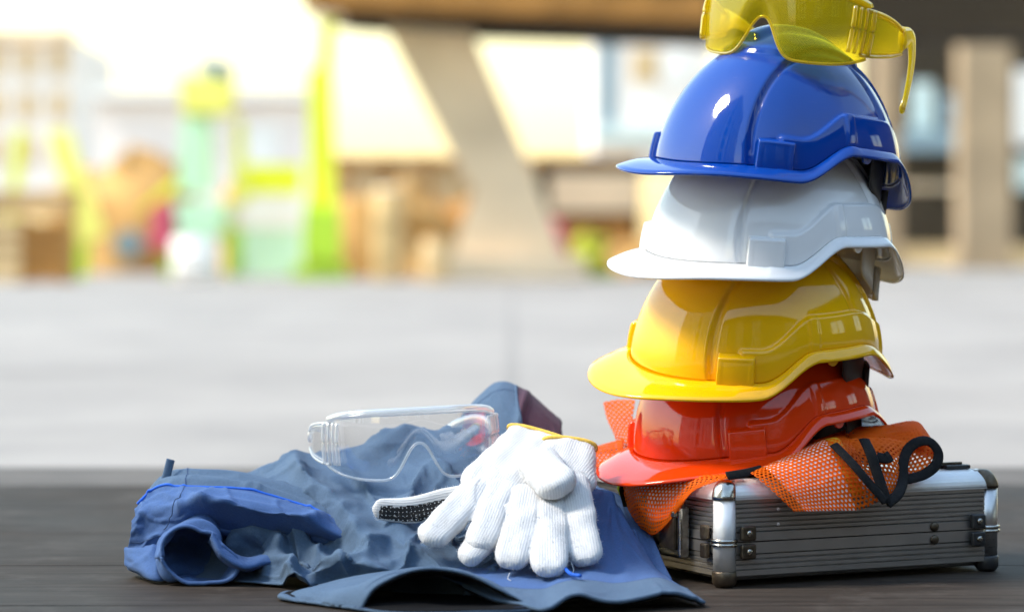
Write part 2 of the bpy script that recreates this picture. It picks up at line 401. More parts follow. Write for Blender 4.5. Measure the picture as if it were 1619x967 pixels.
M_WHITE = plain('chalky_white_paint', (.85, .83, .80), .6, var=.06, scale=2.0)
M_PINK = plain('rose_fabric', (.70, .12, .20), .7, var=.2, scale=2.0)
M_PINKW = plain('pinkish_render', (.88, .80, .74), .85, var=.08, scale=.4)
M_BLUEG = plain('slate_blue_sheet', (.22, .32, .38), .5, var=.2, scale=1.0)
M_TEAL = plain('pale_teal_sheet', (.62, .74, .72), .5, var=.1, scale=1.0)
M_GLASSB = plain('window_glass_dark', (.05, .08, .10), .08, var=.2, scale=.5)
M_LEAF = plain('hedge_leaf', (.09, .14, .03), .7, var=.5, scale=2.0)
GZ = -.03

# overpass: dark deck with edge beam and girders on a leaning pier and straight columns
ov = empty('overpass', (2, 40, GZ)); tag(ov, 'dark concrete overpass deck with a leaning tan pier', 'overpass')
def ov_prism(name, poly, y0, y1, mat): 
    o = prism(name, poly, y0, y1, mat, None, 0); o.parent = ov; o.matrix_parent_inverse = Matrix.Translation((-2, -40, -GZ)); return o
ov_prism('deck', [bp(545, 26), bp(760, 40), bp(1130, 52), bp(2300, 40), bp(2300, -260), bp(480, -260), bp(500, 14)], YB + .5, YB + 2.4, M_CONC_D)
ov_prism('edge_beam', [bp(480, 16), bp(500, 10), bp(1120, 34), bp(1120, -10), bp(470, -40)], YB - .1, YB + .5 - .02, M_BROWN)  # brown here paints the warm glow over the beam's left part
ov_prism('pier', [bp(600, 30), bp(742, 30), bp(868, 330), bp(905, 440), bp(700, 440), bp(745, 300)], YB + 1.0, YB + 3.2, M_CONC)
ov_prism('pier_foot', [bp(680, 405), bp(925, 405), bp(935, 442), bp(665, 442)], YB + .6, YB + 3.6, M_CONC)
# straight columns at the right
for (x0, x1, yy, base) in ((1522, 1600, 52, 424), (1388, 1424, 54, 424)):
    c = empty('column', (P(x0, base, yy)[0], yy, GZ))
    def cp(name, a, b, t, u, y0, y1, mat):
        o = prism(name, [bp(a, t, yy), bp(b, t, yy), bp(b, u, yy), bp(a, u, yy)], y0, y1, mat, None)
        o.parent = c; o.matrix_parent_inverse = Matrix.Translation(-c.location)
    cp('shaft', x0, x1, -200, base + 1, yy, yy + 1.0, M_CONC2)
    cp('plinth', x0 - 8, x1 + 8, base - 14, base + 2, yy - .12, yy + 1.12, M_CONC2)
    tag(c, {1522: 'square tan concrete column beside the frame of the picture, right of the helmets',
            1388: 'slim tan column half hidden behind the stacked helmets'}[x0], 'column', 'columns behind the helmets', 'thing')
# far dark wall with pale bays between the columns
def wallthing(name, x0, x1, t, u, yy, mat, label, cat, thick=.4, extra=()):
    w = empty(name, (P((x0 + x1) / 2, u, yy)[0], yy, max(GZ, float(P(x0, u, yy)[2]))))
    def add(n, a, b, tt, uu, dy, th, m):
        o = prism(n, [bp(a, tt, yy), bp(b, tt, yy), bp(b, uu, yy), bp(a, uu, yy)], yy + dy, yy + dy + th, m, None)
        o.parent = w; o.matrix_parent_inverse = Matrix.Translation(-w.location)
    add('wall', x0, x1, t, u, 0, thick, mat)
    for e in extra: add(*e)
    tag(w, label, cat); return w
wallthing('storage_building', 1410, 1760, 20, 420, 62, M_CONC_D, 'dark building with a pale sheet strip behind the right columns', 'building', 6,
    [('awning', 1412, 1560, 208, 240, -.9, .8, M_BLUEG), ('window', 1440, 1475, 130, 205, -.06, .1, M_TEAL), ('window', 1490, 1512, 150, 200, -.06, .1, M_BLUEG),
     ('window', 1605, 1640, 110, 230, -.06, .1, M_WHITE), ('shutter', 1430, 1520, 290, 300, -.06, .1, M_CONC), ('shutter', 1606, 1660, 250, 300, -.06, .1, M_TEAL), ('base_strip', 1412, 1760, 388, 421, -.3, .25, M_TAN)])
wallthing('far_building', 938, 1125, -40, 260, 85, M_PINKW, 'pinkish rendered building beyond the overpass with a blue window strip', 'building', 8,
    [('window', 945, 972, 60, 200, -.08, .12, M_BLUEG), ('window', 1000, 1040, 80, 130, -.08, .12, M_TAN), ('window', 1050, 1090, 80, 130, -.08, .12, M_WHITE), ('window', 1000, 1040, 150, 200, -.08, .12, M_WHITE), ('cornice', 936, 1127, 205, 222, -.4, .38, M_TEAL)])
wallthing('site_hoarding', 530, 1010, 246, 404, 46, M_TAN, 'long sandy timber hoarding below the white openings', 'hoarding', .15,
    [('rail', 528, 1012, 252, 262, -.1, .09, M_BROWN), ('rail', 528, 1012, 330, 342, -.1, .09, M_BROWN)] + [('post', x, x + 10, 246, 416, -.22, .11, M_BROWN) for x in range(540, 1010, 66)])
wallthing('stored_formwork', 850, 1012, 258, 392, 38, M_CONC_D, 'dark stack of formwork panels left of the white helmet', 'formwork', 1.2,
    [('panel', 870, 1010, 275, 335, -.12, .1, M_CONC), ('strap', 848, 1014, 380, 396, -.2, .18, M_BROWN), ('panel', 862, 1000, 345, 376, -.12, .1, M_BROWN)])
wallthing('street_building', -260, 118, 60, 330, 95, M_PINKW, 'pale rendered building at the left edge behind the crates', 'building', 10,
    [('window', a, a + 26, 60 + b, 105 + b, -.08, .12, M_TAN) for a in (-20, 30, 80) for b in (15, 85, 155)] + [('roof_edge', -262, 121, 48, 66, -.5, .48, M_CONC)])
wallthing('long_shed', 150, 505, 150, 330, 80, plain('faded_mauve_sheet', (.84, .75, .71), .8, var=.1, scale=.5), 'long faded mauve shed behind the playground-coloured machines', 'shed', 6,
    [('roof_edge', 140, 515, 140, 157, -.5, .48, M_WHITE), ('door', 380, 440, 200, 330, -.08, .12, M_WHITE)])

# lime post with a lamp bracket
lp = empty('lime_post', (P(512, 440, 30)[0], 30, GZ))
def lpp(n, poly, y0, y1, m):
    o = prism(n, poly, y0, y1, m, None); o.parent = lp; o.matrix_parent_inverse = Matrix.Translation(-lp.location)
lpp('post', [bp(489, 118), bp(500, 108), bp(522, 108), bp(524, 118), bp(530, 300), bp(532, 436), bp(486, 436), bp(490, 300)], 29.8, 30.2, M_LIME)
lpp('upper_post', [bp(509, 32), bp(530, 32), bp(526, 107), bp(504, 107)], 29.9, 30.1, M_LIME)
lpp('foot', [bp(470, 418), bp(546, 418), bp(552, 440), bp(464, 440)], 29.6, 30.4, M_LIMEG)
lpp('side_box', [bp(486, 330), bp(540, 330), bp(542, 412), bp(482, 412)], 29.5, 29.79, M_LIMEG)
lpp('cap', [bp(494, 24), bp(542, 24), bp(540, 31), bp(498, 31)], 29.8, 30.2, M_CONC)
tag(lp, 'tall lime yellow steel post with a green foot beside the overpass', 'post')

def heap(name, px, py, y, rx, ry, rz, mat, label, cat, seed=1):
    rng = np.random.default_rng(seed); n, m = 12, 26
    th = np.linspace(0, 2 * math.pi, m, endpoint=False); c = P(px, py, y); c[2] = GZ
    nz = snoise(n, m, rng, 6)
    X = np.zeros((n, m, 3))
    for i in range(n):
        a = i / (n - 1); r = math.sin(a * math.pi / 2); z = math.cos(a * math.pi / 2) ** .8
        k = 1 + .22 * nz[i]
        X[i, :, 0] = c[0] + rx * r * np.cos(th) * k; X[i, :, 1] = y + ry * r * np.sin(th) * k; X[i, :, 2] = GZ + rz * z * (1 + .1 * nz[i])
    o = mesh(name, X.reshape(-1, 3), grid_faces(n, m, True), mat); tag(o, label, cat); return o
heap('earth_mound', 600, 440, 36, 1.3, 1.2, 1.15, M_RUST, 'rusty earth mound just right of the lime post', 'earth mound', 3)
heap('earth_mound', 700, 440, 38, 1.1, 1.2, 1.0, M_BROWN, 'dark brown earth mound at the foot of the leaning pier', 'earth mound', 4)
heap('earth_mound', 405, 440, 42, 1.3, 1.2, 1.5, M_RUST, 'rusty earth mound behind the green machine', 'earth mound', 5)
heap('earth_mound', 205, 440, 44, 1.5, 1.4, 1.9, M_RUST, 'large rusty earth mound behind the leaning yellow board', 'earth mound', 6)

def barrel(px, y, wpx, top, base, mat, ring, label, cat='barrel', name='barrel'):
    s = (D0 + y) / F_PX; r = wpx * s / 2; h = (base - top) * s; b = empty(name, (P(px, base, y)[0], y, GZ))
    lathe('drum', [(r * .94, 0), (r, .03 * h), (r, .32 * h), (r * 1.04, .34 * h), (r, .36 * h), (r, .64 * h), (r * 1.04, .66 * h), (r, .68 * h), (r, .96 * h), (r * .95, h)], mat, b)
    lathe('lid', [(r * .9, h + .002), (r * .9, h + .03), (r * .5, h + .035)], ring, b)
    tag(b, label, cat)
barrel(615, 31, 50, 290, 432, M_TAN, M_WHITE, 'tall sandy drum right of the lime post')
barrel(690, 29, 46, 372, 440, M_TAN, M_BROWN, 'short sandy drum in front of the leaning pier')
barrel(310, 29, 76, 372, 440, M_WHITE, M_GREEN, 'white drum in front of the green machine')
heap('flower_clump', 868, 420, 36, .34, .3, .75, M_PINK, 'rose coloured clump at the foot of the leaning pier', 'flowers', 8)
heap('shrub', 932, 420, 35, .30, .3, .56, plain('yellow_green_leaf', (.34, .36, .03), .7, var=.3, scale=3), 'yellow green clump left of the white helmet brim', 'shrub', 9)
heap('shrub', 780, 420, 34, .6, .3, .35, M_LEAF, 'low dark green shrub before the leaning pier', 'shrub', 10)
heap('shrub', 1000, 424, 37, .5, .3, .5, M_RUST, 'low reddish shrub beside the yellow green clump', 'shrub', 12)

# crates at the left edge: slatted, each with its own boards
def crate(px0, px1, top, base, y, mat, mat2, label):
    s = (D0 + y) / F_PX; w = (px1 - px0) * s; h = (base - top) * s; c = empty('timber_crate', (P((px0 + px1) / 2, base, y)[0], y, max(GZ, float(P(0, base, y)[2]))))
    n = 4
    for k in range(n):
        box('slat', (-w / 2, -.25, h * k / n + .015), (w / 2, -.22, h * (k + 1) / n - .015), mat, c)
    for sx in (-1, 1): box('corner_post', (sx * w / 2 - .05, -.22 + .002, 0), (sx * w / 2 + .05, .25, h), mat2, c)
    box('back_board', (-w / 2 + .06, .15, .02), (w / 2 - .06, .2, h - .02), mat2, c)
    tag(c, label, 'crate', 'timber crates at the left edge')
crate(-40, 38, 345, 446, 28, M_TAN, M_BROWN, 'pale timber crate cut by the left edge')
crate(40, 108, 350, 446, 28, M_BROWN, M_RUST, 'dark brown timber crate second from the left edge')
crate(-20, 112, 300, 343, 28.4, M_TAN, M_RUST, 'wide sandy crate on top of the two others')
# leaning yellow board with frame
lb = empty('leaning_board', (P(150, 400, 30)[0], 30, GZ))
def lbp(n, poly, y0, y1, m):
    o = prism(n, poly, y0, y1, m, None); o.parent = lb; o.matrix_parent_inverse = Matrix.Translation(-lb.location)
lbp('board', [bp(76, 208), bp(110, 205), bp(168, 372), bp(128, 385)], 29.9, 30.0, M_YEL)
lbp('prop', [bp(20, 205), bp(34, 205), bp(14, 436), bp(-2, 436)], 30.1, 30.3, M_LIME)
lbp('prop', [bp(122, 370), bp(140, 366), bp(136, 438), bp(120, 438)], 30.02, 30.2, M_LIMEG)
tag(lb, 'pale yellow board leaning on lime props near the crates', 'board')
# green machine
gm = empty('site_machine', (P(305, 440, 31)[0], 31, GZ))
def gmp(n, poly, y0, y1, m, b=.02):
    o = prism(n, poly, y0, y1, m, None, b); o.parent = gm; o.matrix_parent_inverse = Matrix.Translation(-gm.location)
gmp('mast', [bp(274, 178), bp(318, 178), bp(316, 300), bp(262, 300)], 30.9, 31.4, M_GREEN)
gmp('cab', [bp(268, 112), bp(352, 118), bp(352, 172), bp(276, 176)], 30.8, 31.6, M_YEL)
gmp('cab_roof', [bp(300, 84), bp(350, 88), bp(350, 116), bp(304, 110)], 30.8, 31.5, M_BLUEG)
gmp('hopper', [bp(268, 318), bp(350, 318), bp(344, 372), bp(276, 372)], 30.4, 31.6, M_GREEN)
gmp('support', [bp(240, 400), bp(262, 395), bp(264, 438), bp(242, 438)], 30.8, 31.0, M_LIMEG)
gmp('support', [bp(346, 360), bp(370, 360), bp(368, 438), bp(346, 438)], 30.8, 31.0, M_LIMEG)
gmp('arm', [bp(200, 340), bp(216, 318), bp(272, 270), bp(274, 290)], 30.9, 31.1, M_LIME)
gmp('tank', [bp(232, 318), bp(262, 318), bp(262, 396), bp(226, 396)], 30.5, 31.2, M_PINK, .05)
gmp('wheel', [bp(190 + 22 * math.cos(a * .52), 385 + 22 * math.sin(a * .52)) for a in range(12)], 30.6, 30.9, M_BLUEG, 0)
gmp('fender', [bp(352, 180), bp(368, 178), bp(374, 320), bp(352, 320)], 31.2, 31.4, M_YEL)
tag(gm, 'green and yellow site machine with a grey cab roof', 'machine')
# pale screens right of the machine
for (a, b, t, u, m, lab) in ((380, 478, 260, 306, M_LIME, 'upper lime screen panel between machine and lime post'), (376, 480, 308, 360, M_WHITE, 'white screen panel between machine and lime post'), (378, 476, 362, 436, M_GREEN, 'lowest mint green screen panel between machine and lime post')):
    w = wallthing('screen_panel', a, b, t, u, 33, m, lab, 'screen', .06, [('frame', a - 3, a + 1, t, u, -.03, .12, M_WHITE), ('frame', b - 1, b + 3, t, u, -.03, .12, M_WHITE)])

# ------------------------------------------------------------------ around the camera: what the helmets mirror, plus unseen masses added for shade
twr = empty('office_tower', (-24, -15, GZ)); tag(twr, 'tall glass office tower with white fins, standing outside the view to the left', 'building'); twr.rotation_euler = (0, 0, R(-12))
box('glass_core', (-9, -7, 0), (9, 7, 30), M_GLASSB, twr)
for k in range(8): box('fin', (-9 + k * 2.3, 7.01, 0), (-7.8 + k * 2.3, 7.7, 30), M_WHITE, twr)
for k in range(5): box('fin', (9.01, -7 + k * 2.9, 0), (9.6, -5.6 + k * 2.9, 30), M_WHITE, twr)
for k in range(8): box('floor_band', (-9.05, 5.5, 3.6 * k + 2.4), (9.05, 7.35, 3.6 * k + 3.2), M_WHITE, twr)
sh = empty('shade_cabin', (6.2, 1.5, GZ)); tag(sh, 'dark timber shade cabin with open window bays, added outside the view to darken the right side', 'cabin')  # unseen cabin added to shade the right side, also mirrored in the helmets
M_SHED = plain('dark_stained_cladding', (.05, .045, .04), .8, var=.3, scale=3)
box('wall', (0, -9, 0), (.2, -3.2, 3), M_SHED, sh); box('wall', (0, -2.0, 0), (.2, -.6, 3), M_SHED, sh); box('wall', (0, .6, 0), (.2, 6, 3), M_SHED, sh)
for a, b in ((-3.2, -2.0), (-.6, .6)):
    box('wall', (0, a + .001, 0), (.2, b - .001, .9), M_SHED, sh); box('wall', (0, a + .001, 2.6), (.2, b - .001, 3), M_SHED, sh)
    box('mullion', (.06, (a + b) / 2 - .03, .9), (.14, (a + b) / 2 + .03, 2.6), M_SHED, sh); box('transom', (.05, a, 2.0), (.15, b, 2.06), M_SHED, sh)
box('roof', (-.4, -9.3, 3.001), (4, 6.3, 3.2), M_SHED, sh)

wh = empty('blocker', (4, -11, GZ)); tag(wh, 'dark brick warehouse with tall window strips, added unseen behind the camera to cut front light', 'building')  # unseen dark mass added to cut the frontal fill, mirrored as stripes
M_WHB = plain('dark_brick', (.13, .09, .07), .85, var=.3, scale=2)
box('wall', (-9, -6, 0), (14, 0, 5.6), M_WHB, wh)
M_FRAMEW = plain('pale_window_frame', (.80, .80, .78), .5, var=.05, scale=2)
for k in range(6):
    x = -8.2 + k * 3.6
    w_ = box('window', (x, .01, 1.0), (x + 1.5, .12, 5.0), M_GLASSB, wh)
    for q in range(3): box('mullion', (x + q * .7, .125, 1.0), (x + q * .7 + .10,   .3, 5.0), M_FRAMEW, w_)
    for q in range(4): box('transom', (x, .125, 1.0 + q * 1.25), (x + 1.5, .2, 1.10 + q * 1.25), M_FRAMEW, w_)
box('roof_edge', (-9.4, -6.4, 5.61), (14.4, .5, 5.9), M_WHB, wh)

# ------------------------------------------------------------------ aluminium case
def m_alu(name, col, rough, metal=1.0, scr=.25):
    t = NT(name); v = t.coord('Object', (1, 1, 12)); f = t.noise(v, 40, 5, .7); k = t.noise(t.coord('Object'), 18, 5)
    t.lk(t.ramp(k, [(.3, tuple(c * .8 for c in col)), (.7, col)]), t.b.inputs['Base Color'])
    t.lk(t.ramp(f, [(.3, (rough * .8,) * 3), (.75, (min(1, rough * 1.4),) * 3)]), t.b.inputs['Roughness']); t.set(Metallic=metal)
    t.bump(f, .12, .0006); return t.m
M_ALU = m_alu('brushed_aluminium', (.62, .60, .585), .30)
M_ALU_RIB = m_alu('ribbed_aluminium', (.44, .42, .40), .34, .88)
M_ALU_L = m_alu('satin_aluminium_edge', (.82, .82, .81), .40, .45)
M_CHROME = plain('worn_chrome', (.42, .40, .36), .22, 1.0, var=.45, scale=70, bump=.2, bscale=300)
M_BLACKP = plain('black_plastic', (.02, .02, .021), .42, var=.3, scale=80, bump=.15, bscale=400)
M_RUSTB = plain('tarnished_steel', (.11, .085, .06), .38, .85, var=.5, scale=90, bump=.25, bscale=300)
CW, CL, CH = .311, .43, .0977
case = empty('aluminium_case', (.1919, 0, .0005), (0, 0, math.atan2(.440, .898)))
tag(case, 'ribbed aluminium tool case with rounded corners under the orange vest and helmets', 'case')
def ribbed(name, z0, z1, zs, axis, mat):
    """one face of the case: a ribbed sheet, profile zs=[(z, out)], running along x (front, y=0) or along y (side, x=0)"""
    prof = np.array(zs); L = CW if axis == 'x' else CL; a, b = .016, L - .016
    V = []; n = len(prof)
    for s in (a, b):
        for z, o in prof:
            V.append((s, -o + .003, z) if axis == 'x' else (-o + .003, s, z))
    for s in (a, b):
        for z in (prof[-1, 0], prof[0, 0]): V.append((s, .012, z) if axis == 'x' else (.012, s, z))
    f = [(i, i + 1, n + i + 1, n + i) for i in range(n - 1)]
    f += [(n - 1, 2 * n, 2 * n + 2, 2 * n - 1), (0, n, 2 * n + 3, 2 * n + 1)]
    f += [tuple(range(n)) + (2 * n, 2 * n + 1), tuple(range(n, 2 * n))[::-1] + (2 * n + 3, 2 * n + 2)]
    bm = bmesh.new(); vs = [bm.verts.new(v) for v in V]
    for q in f: bm.faces.new([vs[i] for i in q])
    return from_bm(name, bm, mat, case)
def ribs(z0, z1, n, base, h):
    out = []
    for k in range(n):
        a = z0 + (z1 - z0) * k / n; w = (z1 - z0) / n
        out += [(a + .02 * w, base), (a + .18 * w, base + h), (a + .80 * w, base + h), (a + .96 * w, base)]
    return out
lid_prof = [(.0415, 0), (.0417, .0026), (.0495, .0026), (.0500, .0012)] + ribs(.0502, .0768, 6, .0004, .0016) + [(.0770, .0022), (.0800, .0022)]
base_prof = [(.0100, 0), (.0102, .0024), (.0150, .0024), (.0152, .0006)] + ribs(.0154, .0300, 3, .0004, .0016) + [(.0304, .0026), (.0405, .0026), (.0407, 0)]
for ax in 'xy':
    ribbed('lid_panel', 0, 0, lid_prof, ax, M_ALU_RIB); ribbed('base_panel', 0, 0, base_prof, ax, M_ALU_RIB)
box('back_shell', (.012, .012, .004), (CW - .001, CL - .001, .088), M_ALU_RIB, case, .006)
box('top_panel', (.014, .014, .0882), (CW - .014, CL - .014, CH - .0045), M_ALU, case, .001)
# rounded lid edges: quarter-round bars
def edge_bar(name, L, axis, at, inv):
    r = .0165; pr = [(-.0012, .0802), (-.0012, .0825)] + [(r - (r + .0012) * math.cos(t), CH - r + r * math.sin(t)) for t in np.linspace(0, math.pi / 2, 9)] + [(r + .004, CH), (r + .004, CH - .006), (.002, .0802)]
    V = []
    for s in (.010, L - .010):
        for o, z in pr:
            o2 = at - o if inv else o
            V.append((s, o2, z) if axis == 'x' else (o2, s, z))
    n = len(pr); bm = bmesh.new(); vs = [bm.verts.new(v) for v in V]
    for i in range(n): bm.faces.new([vs[i], vs[(i + 1) % n], vs[n + (i + 1) % n], vs[n + i]])
    bm.faces.new(vs[:n]); bm.faces.new(vs[n:][::-1])
    o = from_bm(name, bm, M_ALU_L, case)
    md = o.modifiers.new('b', 'BEVEL'); md.width = .0006; md.segments = 2; md.limit_method = 'ANGLE'
    return o
edge_bar('lid_edge', CW, 'x', 0, False); edge_bar('lid_edge', CL, 'y', 0, False)
edge_bar('lid_edge', CW, 'x', CL, True); edge_bar('lid_edge', CL, 'y', CW, True)
# corner columns, caps and clamps
rc = .0104
def ring(x, y, z, r, n=24): return [(x + r * math.cos(a), y + r * math.sin(a), z) for a in np.linspace(0, 2 * math.pi, n, endpoint=False)]
def stack(name, secs, mat, parent):
    X = np.array([ring(*s) for s in secs]); n, m = X.shape[:2]
    return mesh(name, X.reshape(-1, 3), grid_faces(n, m, True) + [tuple(range(m))[::-1], tuple((n - 1) * m + j for j in range(m))], mat, parent)
for (cx, cy) in ((0, 0), (1, 0), (0, 1), (1, 1)):
    x = rc - .0022 if cx == 0 else CW - rc + .0022; y = rc - .0022 if cy == 0 else CL - rc + .0022
    stack('corner_post', [(x, y, .012, rc), (x, y, .082, rc)], M_ALU_L if (cx, cy) != (1, 0) else M_ALU, case)
    secs = [(x, y, .0805, rc + .0010), (x, y, .0832, rc + .0012)]
    for t in np.linspace(.05, 1.35, 7): secs.append((x + (.003 if cx == 0 else -.003) * math.sin(t), y + (.003 if cy == 0 else -.003) * math.sin(t), .0832 + .0152 * math.sin(t), max(.001, (rc + .0012) * math.cos(t) ** .7)))
    stack('corner_cap', secs, M_CHROME if (cx, cy) != (1, 0) else M_RUSTB, case)
    stack('corner_foot', [(x, y, 0, rc - .002), (x, y, .004, rc + .001), (x, y, .0135, rc + .0012), (x, y, .0150, rc)], M_BLACKP if (cx, cy) == (1, 0) else M_RUSTB, case)
    if (cx, cy) in ((0, 0), (1, 0)):
        cl = stack('corner_clamp', [(x, y, .0375, rc + .001), (x, y, .0380, rc + .0022), (x, y, .0400, rc + .0024), (x, y, .0404, rc + .0012), (x, y, .0412, rc + .0012), (x, y, .0416, rc + .0024), (x, y, .0440, rc + .0022), (x, y, .0444, rc + .001)], M_CHROME, case)
        mm = M_RUSTB if cx == 0 else M_BLACKP
        for z0, z1 in ((.0255, .0395), (.0425, .0565)):
            sx = 1 if cx == 0 else -1
            a, b = sorted((x + sx * .0105, x + sx * .0265))
            q = box('clamp_plate', (a, -.0062, z0), (b, -.0005, z1), mm, case, .0028, 3)
            lathe('screw', [(.0032, 0), (.0030, .0012), (.0012, .0019)], M_CHROME, q, 12, ((a + b) / 2, -.0062, (z0 + z1) / 2)).rotation_euler = (R(90), 0, 0)
            if cx == 0:
                q = box('clamp_plate', (-.0062, y + .0105, z0), (-.0005, y + .0215, z1), mm, case, .0025, 3)
for z in (.0335, .0460):
    lathe('rivet', [(.0048, 0), (.0046, .0012), (.0036, .0022), (.001, .0028)], M_RUSTB, case, 16, (.236, .0002, z)).rotation_euler = (R(90), 0, 0)
for (x, z) in ((.062, .0700), (.062, .0560)):
    lathe('rivet', [(.0018, 0), (.0016, .0006), (.0004, .0009)], M_ALU_L, case, 10, (x, .0012, z)).rotation_euler = (R(90), 0, 0)
hg = box('hinge', (.262, .016, CH + .0003), (.290, .030, CH + .0046), M_BLACKP, case, .0015); box('hinge_bar', (.256, .0215, CH + .0047), (.284, .0255, CH + .0072), M_RUSTB, hg, .0008)
# latches and handle on the left side
for yy in (.055, .335):
    la = box('latch', (-.0125, yy, .022), (-.0012, yy + .040, .070), M_CHROME, case, .003, 3)
    box('latch_plate', (-.0155, yy + .006, .030), (-.0126, yy + .034, .060), M_RUSTB, la, .001); box('latch_rim', (-.017, yy + .004, .0605), (-.0126, yy + .036, .066), M_CHROME, la, .001)
hp = [(-.004, .15, .032), (-.022, .15, .032), (-.036, .155, .031), (-.044, .172, .030), (-.046, .215, .030), (-.044, .258, .030), (-.036, .275, .031), (-.022, .28, .032), (-.004, .28, .032)]
tube('handle', hp, .0085, M_BLACKP, case, 50, 12)
for yy in (.14, .27): box('handle_mount', (-.010, yy, .022), (-.0012, yy + .020, .042), M_RUSTB, case, .002)

# ------------------------------------------------------------------ helmets
# ---- helmet shape (metres, +x forward, +y left, z up, rim fold near z=0)
def sst(a,b,x):
    t=np.clip((np.asarray(x,float)-a)/(b-a),0,1); return t*t*(3-2*t)
def wrap(p): return (p+math.pi)%(2*math.pi)-math.pi
def rim_r(p):
    c,s=np.cos(p),np.sin(p); n=2.25
    a=np.where(c>0,.122,.124); b=.104
    return (np.abs(c/a)**n+np.abs(s/b)**n)**(-1/n)
def rim_z(p):
    d=np.abs(np.degrees(wrap(p)))
    z=.030*sst(58,88,d)
    z=z-.030*sst(118,165,d)
    return z-.004*sst(50,0,d)
def brim_e(p):
    d=np.abs(np.degrees(wrap(p)))
    return .012+.010*sst(85,45,d)+.030*sst(58,0,d)+.006*sst(120,160,d)
def brim_dz(p):
    d=np.abs(np.degrees(wrap(p)))
    return -.006-.004*sst(30,0,d)-.004*sst(80,50,d)-.014*sst(118,150,d)
def dome(p,q,Hd=.137,n=1.8):
    """q in 0..1 from crown to rim; returns xyz of plain dome"""
    a=q*math.pi/2
    zr=rim_z(p)
    k=np.sin(a)**(2/n*.98); zz=np.cos(a)**(2/n)
    r=rim_r(p)*k
    z=Hd*zz*1.0+zr*(q**3)*np.where(True,1,1)
    return np.stack([r*np.cos(p),r*np.sin(p),z],-1)
def brim_edge(p):
    r=rim_r(p)+.003+brim_e(p)
    return np.stack([r*np.cos(p),r*np.sin(p),rim_z(p)+brim_dz(p)],-1)

HS = .97
def build_helmet_meshes():
    NP, NQ = 400, 96
    p = np.linspace(-math.pi, math.pi, NP, endpoint=False); q = np.linspace(.004, 1, NQ)
    PP, QQ = np.meshgrid(p, q)
    X = dome(PP, QQ); N = normals(X, True)
    if (N * X).sum() < 0: N = -N
    d = np.abs(np.degrees(wrap(PP))); H = .137; zr = rim_z(PP)
    off = np.zeros_like(PP); y = np.abs(X[..., 1]); z = X[..., 2]
    front = X[..., 0]
    w = .040 + .026 * np.clip(1 - z / H, 0, 1) ** .8
    off += .0030 * sst(w + .0026, w - .0006, y) * sst(.0, .25, QQ)                 # raised centre panel
    off -= .0016 * np.exp(-((y - w - .003) / .0016) ** 2) * sst(.15, .3, QQ) * sst(.97, .9, QQ)   # groove beside it
    off += .0030 * sst(.40, .375, QQ)                                              # crown plate
    off += .0065 * np.exp(-(X[..., 1] / .011) ** 4) * sst(.055, .048, np.abs(front)) * sst(.42, .40, QQ)  # crown ridge
    band = sst(zr + .0315, zr + .0285, z) * sst(47, 49, d)
    off += .0042 * band
    off += .0022 * band * sst(84, 85.5, d) * sst(91.5, 90, d)
    off -= .0022 * np.exp(-((d - 122) / 1.6) ** 2) * sst(.35, .5, QQ) * (1 - band)   # rear panel line
    off += .0022 * sst(121, 123.5, d) * (1 - band) * sst(.3, .5, QQ)
    X = X + N * off[..., None]
    X *= HS
    ml = grid_faces(NQ, NP, True)
    top = X[0].mean(0); vs = np.concatenate([X.reshape(-1, 3), top[None]]); k = len(vs) - 1
    ml += [(k, (j + 1) % NP, j) for j in range(NP)]
    shell = (vs, ml)
    # brim
    e0 = X[-1]; NB = 9; e1 = brim_edge(p) * HS; B = []
    for i in range(NB):
        t = i / (NB - 1); c = e0 * (1 - t) + e1 * t
        c = c.copy(); c[:, 2] += .0025 * HS * math.sin(math.pi * t) - .0012 * math.sin(math.pi * t * .5); B.append(c)
    lip = e1.copy(); lip[:, 2] -= .0035; nrm = e1[:, :2] / np.linalg.norm(e1[:, :2], axis=1, keepdims=True); lip[:, :2] += nrm * .0008; B.append(lip)
    l2 = lip.copy(); l2[:, 2] -= .0008; l2[:, :2] -= nrm * .0022; B.append(l2)
    B = np.array(B)
    brim = (B.reshape(-1, 3), grid_faces(len(B), NP, True))
    # slot block patches
    slots = []
    for s in (1, -1):
        a = np.radians(np.linspace(37.5, 56.5, 40)) * s; zz = np.linspace(-.002, .027, 26)
        A, Z = np.meshgrid(a, zz); da = np.abs(np.degrees(A)); qq = np.interp(1, [0, 1], [0, 1])
        # dome point at height above the rim: solve q for z
        Q = np.linspace(.6, 1, 240); S = np.zeros(A.shape + (3,))
        for j, aj in enumerate(a):
            D = dome(np.full(240, aj), Q); S[:, j] = np.stack([np.interp(rim_z(aj) + zz, D[::-1, 2], D[::-1, c]) for c in range(3)], -1)
            S[:, j, 2] = rim_z(aj) + zz
        nr = S * np.array([1, 1, 0]); nr /= np.linalg.norm(nr, axis=-1, keepdims=True)
        o = .0098 * sst(37.6, 39.0, da) * sst(56.4, 55.0, da) * sst(.0268, .0243, Z) + .0004
        o -= .0003 * sst(40.5, 41.5, da) * sst(53.5, 52.5, da) * sst(.0225, .021, Z)
        S = (S + nr * o[..., None]) * HS
        slots.append((S.reshape(-1, 3), grid_faces(*S.shape[:2], False)))
    return shell, brim, slots
H_SHELL, H_BRIM, H_SLOTS = build_helmet_meshes()
